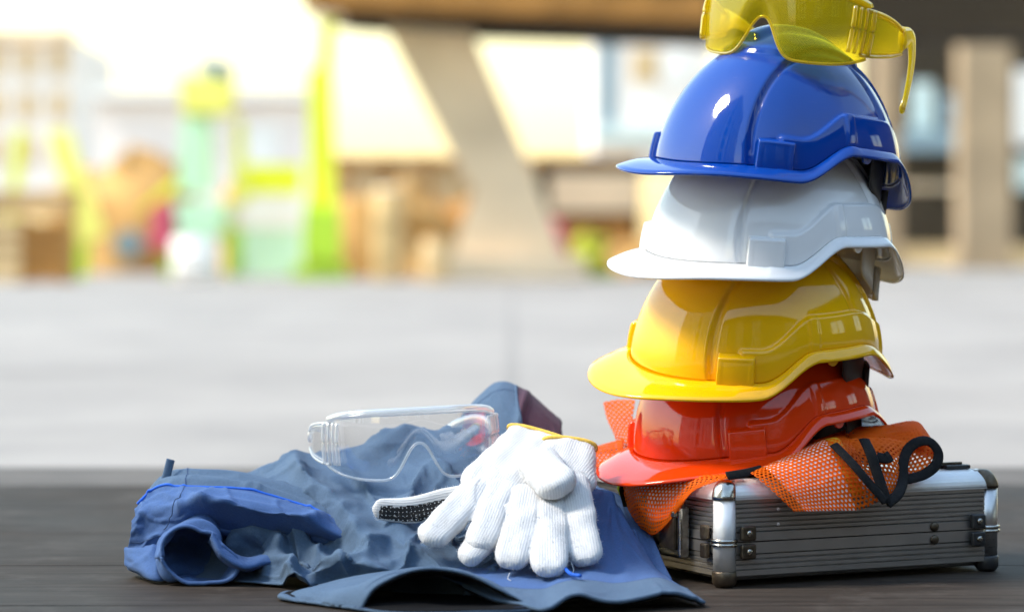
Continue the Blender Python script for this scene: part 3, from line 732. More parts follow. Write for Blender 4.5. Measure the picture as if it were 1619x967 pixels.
def to_me(name, vf):
    me = bpy.data.meshes.new(name); me.from_pydata([tuple(v) for v in vf[0]], [], [tuple(f) for f in vf[1]])
    me.polygons.foreach_set('use_smooth', [True] * len(me.polygons))
    bm = bmesh.new(); bm.from_mesh(me); bmesh.ops.recalc_face_normals(bm, faces=bm.faces)
    c = sum((f.normal.dot(f.calc_center_median()) for f in bm.faces))
    if c < 0: bmesh.ops.reverse_faces(bm, faces=bm.faces)
    bm.to_mesh(me); bm.free(); me.materials.append(None); return me
ME = {'shell': to_me('shell', H_SHELL), 'brim': to_me('brim', H_BRIM), 'side_slot': to_me('side_slot', H_SLOTS[0]), 'side_slot_far': to_me('side_slot', H_SLOTS[1])}
M_HARN_SHADE = plain('dark_harness_shade', (.03, .03, .033), .5, var=.1, scale=40)  # dark harness colour paints the shaded inside of three helmets
M_HARN = plain('cream_harness_plastic', (.62, .58, .50), .4, var=.08, scale=40)
def harness_mesh():
    a = np.linspace(0, 2 * math.pi, 72, endpoint=False); r = rim_r(a) * .84 * HS; Z = np.array([-.002, .014, .030])
    X = np.array([[(r[j] * math.cos(a[j]), r[j] * math.sin(a[j]), z + rim_z(a[j]) * .7) for j in range(72)] for z in Z])
    return X
def lug_mesh():
    bm = bmesh.new(); n = 20; t = .0012
    out = []; inn = []
    for k in range(n):
        th = 2 * math.pi * k / n; ro = .0062 if math.sin(th) < .3 else .0062 / max(.55, abs(math.cos(th) if abs(math.cos(th)) > abs(math.sin(th)) else math.sin(th)))
        out.append((ro * math.cos(th), ro * math.sin(th))); inn.append((.0021 * math.cos(th), .0021 * math.sin(th)))
    V = {}
    for s in (-t, t):
        for nm, pts in (('o', out), ('i', inn)):
            for k, (x, z) in enumerate(pts): V[s, nm, k] = bm.verts.new((x, s, z))
    for k in range(n):
        j = (k + 1) % n
        for s in (-t, t): bm.faces.new((V[s, 'o', k], V[s, 'o', j], V[s, 'i', j], V[s, 'i', k]))
        bm.faces.new((V[-t, 'o', k], V[t, 'o', k], V[t, 'o', j], V[-t, 'o', j])); bm.faces.new((V[-t, 'i', k], V[-t, 'i', j], V[t, 'i', j], V[t, 'i', k]))
    return bm
def helmet(label, mat, loc, deg, nape=None):
    nape = nape or M_HARN_SHADE
    h = empty('safety_helmet', loc, tuple(R(a) for a in (deg[2], deg[1], deg[0]))); tag(h, label, 'helmet', 'stacked safety helmets')
    def add(name, key, thick):
        o = link(bpy.data.objects.new(name, ME[key]), h); o.material_slots[0].link = 'OBJECT'; o.material_slots[0].material = mat
        if thick:
            md = o.modifiers.new('thick', 'SOLIDIFY'); md.thickness = thick; md.offset = -1
        return o
    add('shell', 'shell', .0022); add('brim', 'brim', .0022); add('side_slot', 'side_slot', 0); add('side_slot', 'side_slot_far', 0)
    for s in (1, -1):
        a = R(97) * s; e = brim_edge(np.array([a]))[0] * HS * .955; bm = lug_mesh()
        o = from_bm('strap_lug', bm, mat, h); o.location = (e[0], e[1], e[2] - .002); o.rotation_euler = (0, 0, a + math.pi / 2)
    k = grid('headband', harness_mesh(), nape, h, wrap=True, thick=.0015, offset=0)
    if True:
        a = np.radians(np.linspace(118, 242, 40)); r = rim_r(a) * .90 * HS; dr = .034 * np.sin((a - a[0]) / (a[-1] - a[0]) * math.pi) ** .6
        X = np.array([[(r[j] * math.cos(a[j]), r[j] * math.sin(a[j]), .026 - t * (.030 + dr[j])) for j in range(40)] for t in np.linspace(0, 1, 5)])
        g = grid('nape_strap', X, nape, h, thick=.002, offset=0)
        a = np.radians(np.linspace(146, 178, 14)); r = rim_r(a) * .94 * HS
        X = np.array([[(r[j] * math.cos(a[j]), r[j] * math.sin(a[j]), -.006 - t * .032) for j in range(14)] for t in np.linspace(0, 1, 6)])
        grid('ratchet', X, nape, g, thick=.006, offset=0)
    return h
helmet('red safety helmet at the bottom of the stack, on the vest', mat_shell('red_shell', (.74, .046, .003)), (.238, .174, .1274), (215.1, 6.2, -.7))
helmet('yellow safety helmet between the red and the white one', mat_shell('yellow_shell', (.90, .47, .002)), (.2360, .160, .2077), (209.5, 3.5, -11.0))
helmet('white safety helmet between the yellow and the blue one', mat_shell('white_shell', (.80, .80, .80)), (.2490, .160, .3059), (217.4, -.2, -6.3), M_HARN)
helmet('blue safety helmet on top of the stack, wearing yellow goggles', mat_shell('blue_shell', (.0002, .046, .30)), (.2578, .164, .3885), (217.3, -4.9, -4.9))

# ------------------------------------------------------------------ safety goggles
def goggles(label, clear, thick, M, splay=1.0, hook=False):
    g = empty('safety_goggles'); g.matrix_world = M; tag(g, label, 'goggles')
    Rl, A = .086, 62
    def plan(u):
        a = np.radians(A) * u; return Rl * np.sin(a), Rl * .95 * (1 - np.cos(a))
    def ztop(u): return .0625 - .0045 * u * u - .004 * np.abs(u) ** 6
    def zbot(u):
        x, _ = plan(u)
        return .033 * np.exp(-np.abs(x / .0165) ** 2.3) + .012 * np.abs(u) ** 4 + .0015 * np.sin(u * 3) * 0
    U = np.linspace(-1, 1, 90); T = np.linspace(0, 1, 22); X = np.zeros((22, 90, 3)); px_, py_ = plan(U)
    for i, t in enumerate(T):
        X[i, :, 0] = px_; X[i, :, 1] = py_ + .004 * (t - .5) ** 2 * 4 - .006 * t + .006; X[i, :, 2] = zbot(U) * (1 - t) + ztop(U) * t
    grid('lens', X, clear, g, thick=.0018, offset=0)
    tube('lower_bead', X[0], .0013, thick, g, 110, 8); 
    br = X[-1].copy(); tube('brow_bead', br, .0024, thick, g, 90, 8, flat=1.5)
    # ledge behind the brow
    led = np.array([X[-1], X[-1] + np.stack([-px_ * .05, .012 + 0 * px_, .002 + 0 * px_], -1)]); grid('brow_ledge', led, clear, g, thick=.0014, offset=0)
    for s in (-1, 1):
        u = 1.0 * s; x0, y0 = plan(u); x1, y1 = x0 + s * .010 * splay, y0 + .050
        for k, dx in enumerate((-.010, -.005, .0, .006)):
            xx = x0 + s * dx * .6; yy = y0 + dx
            tube('corner_rib', [(xx, yy, zbot(u) + .002), (xx + s * .0012, yy - .0006, .034), (xx, yy, ztop(u) - .002)], .0020 if k in (0, 3) else .0014, thick, g, 14, 8)
        S = np.zeros((14, 20, 3)); q = np.linspace(0, 1, 20)
        bot = zbot(u) + .002 + .010 * q ** 1.5; top = ztop(u) - .003 - .010 * q ** 2
        for i, t in enumerate(np.linspace(0, 1, 14)):
            S[i, :, 0] = x0 + (x1 - x0) * q + s * .004 * np.sin(q * math.pi); S[i, :, 1] = y0 + (y1 - y0) * q; S[i, :, 2] = bot * (1 - t) + top * t
        sh_ = grid('side_shield', S, clear, g, thick=.0018, offset=0)
        tube('shield_rim', np.concatenate([S[0], S[:, -1][1:-1], S[-1][::-1]]), .0016, thick, g, 80, 8)
        for k in range(7):
            c = 4 + k * 2; a = S[2:12, c] + np.array([s * .0012, 0, 0])
            tube('vent_rib', a, .0011, thick, sh_, 10, 6)
        tube('vent_frame', np.concatenate([S[1, 3:18], S[1:12, 17][1:], S[12, 3:18][::-1], S[1:12, 3][::-1][1:]]), .0009, thick, sh_, 70, 6, closed=True)
        e = S[7, -1]
        if hook:
            pts = [S[9, -2], e + [s * .001, .008, .006], e + [s * .001, .015, -.002], e + [s * .001, .019, -.014], e + [s * .001, .020, -.028], e + [s * .001, .019, -.042], e + [s * .001, .017, -.052]]
            if s < 0: pts = [S[9, -2], e + [s * .004, .02, .006], e + [s * .006, .045, .004], e + [s * .004, .07, -.004], e + [0, .09, -.02]]
            tube('temple', pts, .0048, thick, g, 50, 10, taper=[2.2, 1.5, 1.1, .95, .85, .8, .95], flat=.42, up=(1, 0, 0))
            if s > 0: lathe('temple_eyelet', [(.0042, -.001), (.0046, 0), (.0042, .001)], thick, g, 14, tuple(pts[-1])).rotation_euler = (0, R(90), 0)
        else:
            pts = [S[8, -1], e + [-s * .004, .018, .006], e + [-s * .012, .040, .006], e + [-s * .026, .060, -.001], e + [-s * .036, .072, -.014], e + [-s * .040, .078, -.026]]
            tube('temple', pts, .0040, thick, g, 50, 10, taper=[1.4, 1.2, 1, .9, .85, .8], flat=.45, up=(1, 0, 0))
    return g
def place(px, py, y, rx, ry, rz, s=1.0):
    return Matrix.Translation(Vector(P(px, py, y))) @ Matrix.Rotation(R(rz), 4, 'Z') @ Matrix.Rotation(R(ry), 4, 'Y') @ Matrix.Rotation(R(rx), 4, 'X') @ Matrix.Scale(s, 4)
M_CLR = mat_clear('clear_polycarbonate', (.97, .975, .98), .03, .95, .012)
M_CLRT = mat_thick('clear_moulding', (.93, .94, .95), .58, .06)
M_YCL = mat_clear('yellow_polycarbonate', (.99, .90, .22), .03, .6, .0, (1.0, .82, .02))
M_YCT = mat_thick('yellow_moulding', (.92, .72, .01), .45, .12)
goggles('clear colourless safety goggles lying on the blue-grey work clothes', M_CLR, M_CLRT, place(668, 760, .080, 2, -2.2, 13, 1.06))
goggles('yellow tinted safety goggles worn by the blue helmet', M_YCL, M_YCT, place(1186, 86, .092, -6, 8, -36, 1.17), 1.0, True)

# ------------------------------------------------------------------ work clothes
M_CL = mat_cloth('slate_blue_twill', (.064, .110, .180), (.095, .150, .232))
M_CLB = mat_cloth('bright_slate_blue_twill', (.048, .104, .255), (.072, .140, .320))
M_CL_SHADE = mat_cloth('dark_slate_inner_shade', (.005, .006, .009), (.009, .011, .016))  # near-black slate, painted shade for cloth interiors
M_INNER_SHADE = plain('near_black_inner_shade', (.004, .004, .005), .95, var=.2, scale=40)  # near black paints the deep shade inside the leg and under the flap
M_PIPE = plain('royal_blue_piping', (.02, .11, .52), .6, var=.2, scale=60)
M_MAROON = mat_cloth('maroon_lining', (.06, .025, .045), (.10, .05, .075))
M_SEAM = plain('seam_thread', (.045, .075, .15), .9, var=.2, scale=200)
tr = empty('work_trousers', (-.1, .12, 0)); tag(tr, 'crumpled blue-grey work trousers with royal blue piping heaped on the boards', 'trousers')
PAR = Matrix.Translation((.1, -.12, 0))
def tp(o):
    o.parent = tr; o.matrix_parent_inverse = PAR; return o
def cloth(name, X, mat, thick=.0016, wrap=False):
    return tp(grid(name, X, mat, None, wrap, arc_uv(X), thick=thick, offset=0))
def edge_pin(n, m, rows=(), cols=(), k=1.0):
    p = np.zeros((n, m))
    for r in rows: p[r] = k
    for c in cols: p[:, c] = k
    return p
def sub(X, i0, i1): return X[i0:i1]
# A: the broad back and middle of the heap
rowsA = [
 [(250,815,.34),(350,800,.40),(440,800,.42),(530,800,.42),(610,800,.42),(690,800,.42),(770,800,.42),(850,800,.42),(960,800,.40)],
 [(285,778,.22),(385,755,.26),(450,732,.28),(530,716,.28),(600,702,.26),(648,675,.27),(705,688,.26),(790,690,.28),(880,735,.28)],
 [(285,775,.15),(380,765,.18),(450,738,.19),(530,735,.20),(610,728,.19),(680,724,.19),(760,715,.19),(840,725,.19),(950,775,.17)],
 [(285,790,.11),(380,785,.12),(460,768,.12),(540,778,.11),(620,775,.12),(700,778,.11),(780,790,.10),(860,800,.10),(960,830,.08)],
 [(285,850,.09),(380,845,.085),(460,835,.07),(540,830,.05),(620,830,.045),(700,845,.03),(780,865,.01),(860,880,.0),(955,885,.0)],
 [(290,895,.08),(380,890,.06),(460,892,.03),(540,885,.0),(620,885,-.01),(700,895,-.03),(780,912,-.05),(860,925,-.06),(950,920,-.05)],
 [(295,915,.06),(380,920,.03),(460,930,.0),(540,935,-.02),(620,930,-.06),(700,940,-.08),(780,945,-.09),(860,945,-.09),(940,940,-.08)]]
NA, MA_ = 150, 200
A = loft(rowsA, NA, MA_)
A = fold(A, [(458,722),(482,762),(522,792),(560,840),(592,890)], 15, .020, 1.1)
A = fold(A, [(585,770),(600,820),(640,868),(690,890)], 22, .010, 1.3)
A = fold(A, [(540,905),(505,862),(470,838),(440,826)], 11, .020, 1.0)
A = fold(A, [(372,866),(415,852),(446,872),(462,925)], 10, .022, 1.0)
A = fold(A, [(470,938),(510,905),(556,895),(585,900)], 10, .020, 1.0)
A = fold(A, [(445,826),(452,870),(464,905)], 9, .016, 1.0)
A = fold(A, [(500,885),(470,868),(420,842)], 14, -.016, 1.2)
A = fold(A, [(535,868),(500,838),(480,800)], 13, -.014, 1.2)
A = fold(A, [(470,735),(530,752),(590,768),(640,800)], 10, .006, 1.1)
A = fold(A, [(700,745),(660,770),(630,815),(640,850)], 14, .008, 1.1)
A = fold(A, [(560,765),(600,800),(625,845)], 12, -.008, 1.2)
A = fold(A, [(650,790),(610,845),(560,888)], 9, .010, 1.0)
A = fold(A, [(700,850),(650,876),(600,902)], 9, .010, 1.0)
A = fold(A, [(525,762),(562,800),(592,848)], 8, .007, 1.0)
A = fold(A, [(740,720),(700,738),(640,742)], 9, .006, 1.0)
A = fold(A, [(640,676),(605,702),(560,728)], 14, .008, 1.2)
A = fold(A, [(520,742),(600,735),(700,742)], 20, -.006, 1.5)
qA = PX(A)
free = np.exp(-((qA[..., 0] - 470) / 120) ** 4 - ((qA[..., 1] - 880) / 65) ** 4)
A = drape(A, (.008 + .085 * free, .004), (.14 - .12 * free, .12), (110, 30), 6, edge_pin(NA, MA_, (0,)), 3, (.008, .0015))
A = creases(A, .0090, (6, 9), 201); A = creases(A, .0045, (10, 15), 207); A = creases(A, .0014, (18, 26), 202)
cloth('body_panel', A, M_CL)
# B: the leg lying across the front at the left, with piping
rowsB = [
 [(240,800,.17),(252,785,.18),(280,772,.18),(325,772,.18),(385,776,.17),(440,790,.16),(510,815,.14),(565,855,.11)],
 [(228,792,.135),(247,764,.145),(275,748,.145),(322,746,.135),(382,750,.13),(440,765,.12),(512,796,.10),(568,838,.075)],
 [(219,802,.105),(241,778,.11),(268,768,.10),(320,767,.09),(380,771,.085),(440,784,.08),(505,808,.07),(562,840,.05)],
 [(211,826,.085),(233,806,.08),(265,798,.07),(315,792,.052),(380,796,.045),(440,808,.04),(505,830,.035),(565,858,.035)],
 [(206,848,.082),(228,845,.075),(262,835,.065),(310,825,.060),(370,828,.058),(430,836,.055),(500,850,.05),(560,870,.048)],
 [(198,866,.088),(215,868,.068),(250,862,.058),(300,855,.075),(360,866,.085),(420,866,.085),(490,872,.07),(550,885,.06)],
 [(200,893,.085),(218,900,.055),(248,912,.032),(300,905,.06),(360,910,.075),(420,908,.07),(490,905,.055),(550,905,.045)],
 [(214,905,.105),(236,914,.075),(262,922,.045),(310,918,.07),(360,915,.09),(420,915,.09),(490,912,.075),(550,910,.065)]]
NB_, MB_ = 100, 120
Bq = loft(rowsB, NB_, MB_)
Bq = fold(Bq, [(312,792),(345,800),(400,818),(470,826),(505,818)], 9, .013, 1.1)
Bq = fold(Bq, [(330,812),(400,836),(470,842)], 11, -.014, 1.3)
Bq = fold(Bq, [(203,858),(235,856),(262,850)], 6, -.009, 1.1)
Bq = fold(Bq, [(290,800),(296,830)], 9, .006, 1.2)
Bq = fold(Bq, [(225,800),(216,840)], 8, .006, 1.2)
Bq = drape(Bq, ((.0, .09), .008), (.06, .10), (90, 40), 3, edge_pin(NB_, MB_, (0,)), 11, (.006, .0015))
Bq = creases(Bq, .0028, (12, 9), 203)
ip = int(round((NB_ - 1) * 2 / 7))
cloth('leg_strip', Bq[:ip + 1], M_CL); cloth('leg_panel', Bq[ip:], M_CLB)
nB = normals(Bq)
sgn = -1 if nB[ip, 60, 1] > 0 else 1
tp(tube('piping', Bq[ip] + sgn * nB[ip] * .001, .0015, M_PIPE, None, 160, 8))
js = int(MB_ * .36)
tp(tube('seam', Bq[ip:ip + 34, js] + sgn * nB[ip:ip + 34, js] * .0008 + np.array([-.0006, 0, 0]) * np.arange(34)[:, None] ** 1.2 * .35, .0005, M_SEAM, None, 60, 6))
tp(tube('seam', Bq[8:ip, js] + sgn * nB[8:ip, js] * .0008, .0005, M_SEAM, None, 40, 6))
tp(tube('seam', Bq[int(NB_ * .60), 2:40] + sgn * nB[int(NB_ * .60), 2:40] * .0006, .0005, M_SEAM, None, 60, 6))
# belt loop standing up
L0 = P(254, 776, .125); L1 = P(263, 752, .13); L2 = P(270, 726, .135)
tp(tube('belt_loop', [L0, L1, L2], .0042, M_CL, None, 20, 10, flat=.35, up=(.3, -1, 0)))
# turned cuff with its dark mouth at the left
def ring_rows(rings, n, m):
    g = np.array([[P(*q) for q in r] for r in rings], float)
    return crom(np.swapaxes(crom(np.swapaxes(g, 0, 1), m, True), 0, 1), n)
mouth = [(258,880),(262,854),(284,834),(314,829),(336,842),(346,868),(366,892),(348,912),(318,921),(288,916),(268,904)]
def exp_ring(pts, k, y, dy=0, c=(312, 878)): return [(c[0] + (x - c[0]) * k, c[1] + (yy - c[1]) * k + dy, y) for x, yy in pts]
gC = ring_rows([exp_ring(mouth, .72, .16, 4), exp_ring(mouth, 1.0, .10, 1), exp_ring(mouth, 1.10, .055), exp_ring(mouth, 1.06, .03), exp_ring(mouth, 1.0, .018)], 40, 110)
gC[..., 2] = np.maximum(gC[..., 2], .003)
gC = fold(gC, [(352,868),(388,890)], 8, .006, 1.2)
rng = np.random.default_rng(5)
gC += normals(gC, True) * (.0038 * snoise(40, 110, rng, 9))[..., None]; gC[..., 2] = np.maximum(gC[..., 2], .003)
cloth('cuff', gC, M_CLB, .0022, True)
tp(tube('cuff_hem', gC[-1], .0020, M_CLB, None, 140, 8, closed=True))
rowsH = [[(322,838,.060),(350,866,.055),(386,880,.055),(418,876,.06),(452,872,.065)], [(334,836,.026),(356,864,.022),(388,884,.024),(418,878,.036),(448,872,.045)], [(334,848,.014),(352,878,.008),(386,897,.012),(418,890,.026),(446,884,.036)], [(330,856,.030),(350,884,.022),(384,902,.028),(416,896,.040),(446,890,.046)]]
cloth('turned_hem', crumple(loft(rowsH, 30, 60), .05, .03, .06, 40, None, 55, .0015), M_CLB)
# D: trouser leg mouth in front
mD = [(574,970),(584,942),(604,923),(640,908),(690,902),(742,909),(788,929),(826,955),(852,972),(800,976),(710,978),(620,976)]
yD = [-.165,-.162,-.16,-.158,-.157,-.158,-.16,-.163,-.17,-.185,-.19,-.185]
def ringD(dx, dy, ddy, kx=1.0):
    out = []
    for (x, yy), y0 in zip(mD, yD):
        q = P(705 + (x - 705) * kx + dx, yy + dy, y0); q[1] += ddy; out.append(q)
    return out
r1 = np.array([P(x, yy, y0) for (x, yy), y0 in zip(mD, yD)])
r2 = r1 + np.array([-.004, .035, -.002]); r2[:2, 0] -= .030; r2[2, 0] -= .014; r2[3:6, 2] += .001
r3 = r1 + np.array([-.012, .085, -.010]); r3[:2, 0] -= .062; r3[2, 0] -= .04; r3[3, 0] -= .02
r4 = r1 + np.array([.0, .16, -.014]); r4[:3, 0] -= .04; r4[6:9, 0] -= .03
gD = crom(np.swapaxes(crom(np.swapaxes(np.array([r4, r3, r2, r1]), 0, 1), 130, True), 0, 1), 46)
gD[..., 2] = np.maximum(gD[..., 2], .003)
gD += normals(gD, True) * (.0018 * snoise(46, 130, np.random.default_rng(8), 9))[..., None]; gD[..., 2] = np.maximum(gD[..., 2], .003)
cloth('trouser_leg', gD, M_CL, .0022, True)
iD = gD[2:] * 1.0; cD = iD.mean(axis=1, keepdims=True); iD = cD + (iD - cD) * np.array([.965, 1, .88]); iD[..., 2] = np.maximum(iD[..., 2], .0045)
cloth('leg_inner_shade', iD, M_INNER_SHADE, .001, True)  # black inner sheet paints the shade in the leg mouth
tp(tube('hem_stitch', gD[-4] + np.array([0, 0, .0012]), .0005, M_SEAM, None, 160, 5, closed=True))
# E: flap spread to the right, with hem
rowsE = [
 [(690,872,.04),(780,845,.055),(860,800,.075),(935,772,.095),(962,788,.088),(988,812,.075),(1004,835,.06)],
 [(695,893,-.01),(780,880,.0),(860,858,.02),(935,838,.03),(976,850,.03),(1008,870,.025),(1030,890,.02)],
 [(702,910,-.07),(780,910,-.06),(860,903,-.05),(930,893,-.04),(985,898,-.035),(1030,905,-.025),(1058,915,-.02)],
 [(735,925,-.12),(790,930,-.12),(850,933,-.115),(910,921,-.105),(980,924,-.10),(1040,917,-.085),(1082,930,-.08)],
 [(780,946,-.15),(820,955,-.165),(862,962,-.185),(910,941,-.17),(975,949,-.165),(1062,937,-.145),(1114,951,-.13)]]
NE, MEc = 80, 100
E_ = loft(rowsE, NE, MEc); E_[..., 2] = np.maximum(E_[..., 2], .004)
E_ = drape(E_, ((.03, .0), .006), (.06, .1), (80, 30), 5, edge_pin(NE, MEc, (0,), (), 1), 21, (.006, .001))
E_ = creases(E_, .0022, (7, 8), 204)
ie = int(NE * .73)
cloth('flap', E_[:ie + 1], M_CLB); cloth('flap_hem', E_[ie:], M_CL, .003)
cloth('flap_under_shade', E_[ie - 6:] + np.array([0, .004, -.0034]), M_INNER_SHADE, .001)  # black sheet paints the shaded gap below the hem
nE = normals(E_); sE = 1 if nE[40, 50, 2] > 0 else -1
tp(tube('seam', E_[ie] + sE * nE[ie] * .0012, .0005, M_SEAM, None, 120, 6))
tp(tube('piping', [P(884, 896, -.055), P(893, 908, -.075), P(903, 917, -.095), P(918, 920, -.105)] + np.array([0, -.002, .006]), .0017, M_PIPE, None, 30, 8))
rowsF = [[(925,768,.15),(970,778,.15),(1008,798,.135)], [(930,800,.11),(980,812,.115),(1028,840,.09)], [(940,860,.06),(995,868,.06),(1048,888,.04)], [(950,905,.01),(1000,910,.01),(1062,916,.005)]]
cloth('under_flap', crumple(loft(rowsF, 40, 40), .03, .03, .05, 40, None, 31, .002), M_CLB)
# pocket corner standing up at the back, with maroon lining
rowsG = [
 [(700,760,.40),(760,740,.42),(800,735,.42),(850,735,.42),(900,745,.40)],
 [(716,680,.36),(756,640,.38),(792,618,.38),(835,632,.37),(886,672,.35)],
 [(714,684,.32),(752,638,.32),(790,611,.32),(830,624,.315),(888,668,.30)],
 [(716,705,.28),(755,672,.275),(795,655,.27),(835,660,.268),(886,690,.265)],
 [(722,735,.25),(760,715,.24),(800,712,.235),(845,718,.235),(882,725,.24)]]
Gq = loft(rowsG, 60, 70); Gq = fold(Gq, [(832,625),(822,660),(815,705)], 7, .006, 1.2); Gq = crumple(Gq, .035, .03, .06, 50, None, 41, .002)
Gq = creases(Gq, .003, (8, 8), 205)
cloth('pocket', Gq[:, :48], M_CL); cloth('pocket_lining', Gq[:, 47:], M_MAROON)
nG = normals(Gq); sG = -1 if nG[35, 30, 1] > 0 else 1
tp(tube('seam', Gq[24:, 46] + sG * nG[24:, 46] * .001, .0012, M_CL, None, 50, 6))
tp(tube('seam', Gq[33, 8:47] + sG * nG[33, 8:47] * .0008, .0005, M_SEAM, None, 60, 6))
# a turned-back tab at the upper left of the heap
rowsT = [[(365,768,.24),(420,742,.27),(470,726,.27)], [(362,766,.22),(415,738,.24),(462,722,.24)], [(385,764,.205),(425,748,.215),(452,742,.215)], [(410,764,.19),(430,760,.195),(446,756,.2)]]
cloth('tab', crumple(loft(rowsT, 30, 40), .03, .03, .06, 30, None, 51, .0015), M_CL)

# ------------------------------------------------------------------ hi-vis vest
M_ORM = mat_mesh('orange_net', (1.0, .20, .008), .31, .0046)
M_ORD = mat_mesh('orange_net_fine', (1.0, .20, .010), .26, .0046)
M_ORL = plain('orange_lining', (.85, .10, .006), .7, var=.2, scale=60)
M_LIN = plain('silver_reflective_lining', (.96, .90, .86), .45, var=.12, scale=60)
M_VY = plain('yellow_reflective_tape', (.80, .42, .01), .5, var=.15, scale=60)
M_BIND = plain('black_binding', (.010, .010, .011), .75, var=.3, scale=200, bump=.4, bscale=700)
M_LIMT = plain('lime_tape', (.55, .62, .02), .6, var=.2, scale=60)
ve = empty('safety_vest', (.25, .12, .1)); tag(ve, 'orange mesh safety vest with black binding draped over the aluminium case', 'vest')
VPAR = Matrix.Translation((-.25, -.12, -.1))
def vp(o): o.parent = ve; o.matrix_parent_inverse = VPAR; return o
def net(name, rows, n, m, mat, seed, g=.03, lining=None, kg=.06):
    X = crumple(loft(rows, n, m), g, g, kg, 50, None, seed, .002, .2, -1)
    o = vp(grid(name, X, mat, None, False, arc_uv(X), thick=.0006, offset=0))
    if name in ('shoulder_roll',):
        vp(grid('inner_layer', X + np.array([.001, .004, -.003]), M_ORD, None, False, arc_uv(X) + .0021, thick=.0006, offset=0))
    return X
V1 = [[(1178,752,.06),(1222,730,.085),(1262,708,.10),(1300,692,.115),(1330,686,.125)],
 [(1188,748,.020),(1230,732,.036),(1275,714,.050),(1318,699,.062),(1346,702,.074)],
 [(1222,776,.006),(1258,766,.018),(1297,756,.030),(1340,746,.040),(1372,750,.050)],
 [(1256,808,.004),(1286,807,.014),(1322,806,.025),(1362,804,.037),(1396,787,.048)]]
X1 = net('front_panel', V1, 50, 60, M_ORM, 61)
vp(grid('lining', X1[8:, 8:42] + np.array([.0004, .0014, -.0004]), M_LIN, None, False, None, thick=.0006))
vp(grid('reflective_tape', X1[10:44, 41:50] + np.array([.001, .0028, 0]), M_VY, None, False, None, thick=.0006))
def bundle():
    n = 60; s = np.linspace(-1, 1, n); U, W_ = np.meshgrid(s, s); r = np.clip(np.hypot(U, W_), 0, 1.4)
    rng = np.random.default_rng(71); z = .1000 + .026 * np.clip(1 - r ** 2.4, 0, 1) + .004 * snoise(n, n, rng, 12) * np.clip(1.15 - r, 0, 1)
    X = np.stack([.245 + .098 * U * np.sqrt(1 - W_ ** 2 / 2), .185 + .098 * W_ * np.sqrt(1 - U ** 2 / 2), np.maximum(z, .0992)], -1)
    X = crumple(X, .06, .06, .04, 60, None, 72, .002, .15, .0992)
    vp(grid('folded_layer', X, M_ORD, None, False, arc_uv(X), thick=.0006, offset=0)); vp(grid('folded_lining', X + np.array([0, 0, -.002]), M_ORL, None, False, None, thick=.0004, offset=0))
bundle()
V2 = [[(1280,728,.16),(1340,722,.18),(1400,720,.19),(1450,715,.19),(1480,720,.18)], [(1270,706,.15),(1340,680,.155),(1400,674,.155),(1448,668,.15),(1470,690,.145)],
 [(1290,708,.12),(1340,692,.12),(1400,684,.12),(1448,680,.115),(1468,694,.115)], [(1310,722,.10),(1345,712,.10),(1400,705,.10),(1440,705,.10),(1460,705,.10)]]
X2 = net('shoulder_roll', V2, 40, 60, M_ORD, 62)
V3 = [[(1325,696,.085),(1360,692,.09),(1400,692,.095),(1432,698,.10)], [(1345,722,.062),(1375,722,.066),(1405,722,.07),(1430,735,.078)], [(1372,752,.054),(1390,755,.058),(1410,757,.062),(1428,762,.07)], [(1394,786,.048),(1400,788,.052),(1408,786,.056),(1418,778,.062)]]
X3 = net('side_panel', V3, 40, 40, M_ORD, 63)
V4 = [[(1432,708,.10),(1450,697,.11),(1468,695,.115)], [(1430,730,.095),(1455,722,.10),(1482,715,.105)], [(1430,750,.085),(1455,748,.09),(1478,738,.095)], [(1428,757,.08),(1450,755,.085),(1466,750,.09)]]
X4 = net('armhole', V4, 30, 30, M_ORD, 64)
def bind(pts, r=.0042): return vp(tube('binding', [P(*q) for q in pts], r * 1.12, M_BIND, None, 60, 10, flat=.26, up=(.2, -.8, .5)))
bind([(1318,702,.048),(1338,722,.036),(1358,744,.030),(1380,770,.030),(1400,792,.032)])
bind([(1366,694,.062),(1376,715,.046),(1386,745,.040),(1396,775,.036),(1402,795,.034)], .0050)
bind([(1402,796,.034),(1420,780,.046),(1428,757,.066),(1428,732,.075),(1436,710,.085),(1452,698,.09),(1470,698,.095),(1483,714,.095),(1480,734,.09),(1462,749,.085),(1440,756,.078),(1428,758,.072)], .0046)
bind([(1386,722,.058),(1400,724,.056),(1408,720,.058)], .005)
V5 = [[(984,750,.165),(1020,746,.140),(1060,745,.105),(1110,747,.070),(1165,747,.045)], [(984,760,.135),(1015,755,.100),(1055,753,.064),(1105,754,.035),(1162,752,.010)],
 [(990,798,.115),(1008,786,.075),(1042,788,.058),(1076,786,.040),(1102,772,.020)], [(1012,834,.096),(1020,838,.078),(1032,845,.070),(1050,832,.058),(1076,801,.040)]]
X5 = net('front_panel', V5, 50, 60, M_ORM, 65)
vp(grid('lining', X5[16:44, 22:44] + np.array([.0004, .0014, -.0004]), M_LIN, None, False, None, thick=.0006))
bind([(988,762,.130),(984,775,.124),(990,800,.112)], .0028); vp(tube('edge_tape', [P(986,756,.135), P(981,770,.132), P(984,782,.128)], .0035, M_LIMT, None, 20, 8, flat=.4))
bind([(1150,752,.006),(1180,747,.020),(1205,741,.035)], .0040)
V6 = [[(954,636,.32),(978,632,.32),(1004,632,.31)], [(960,662,.30),(980,660,.295),(1000,662,.29)], [(972,690,.28),(984,692,.275),(996,694,.27)], [(985,735,.27),(995,738,.265),(1005,740,.26)]]
net('collar', V6, 30, 30, M_ORD, 66)
V7 = [[(918,722,.26),(945,705,.27),(985,694,.27)], [(916,722,.235),(945,712,.235),(985,708,.235)], [(922,736,.215),(950,738,.21),(990,742,.20)]]
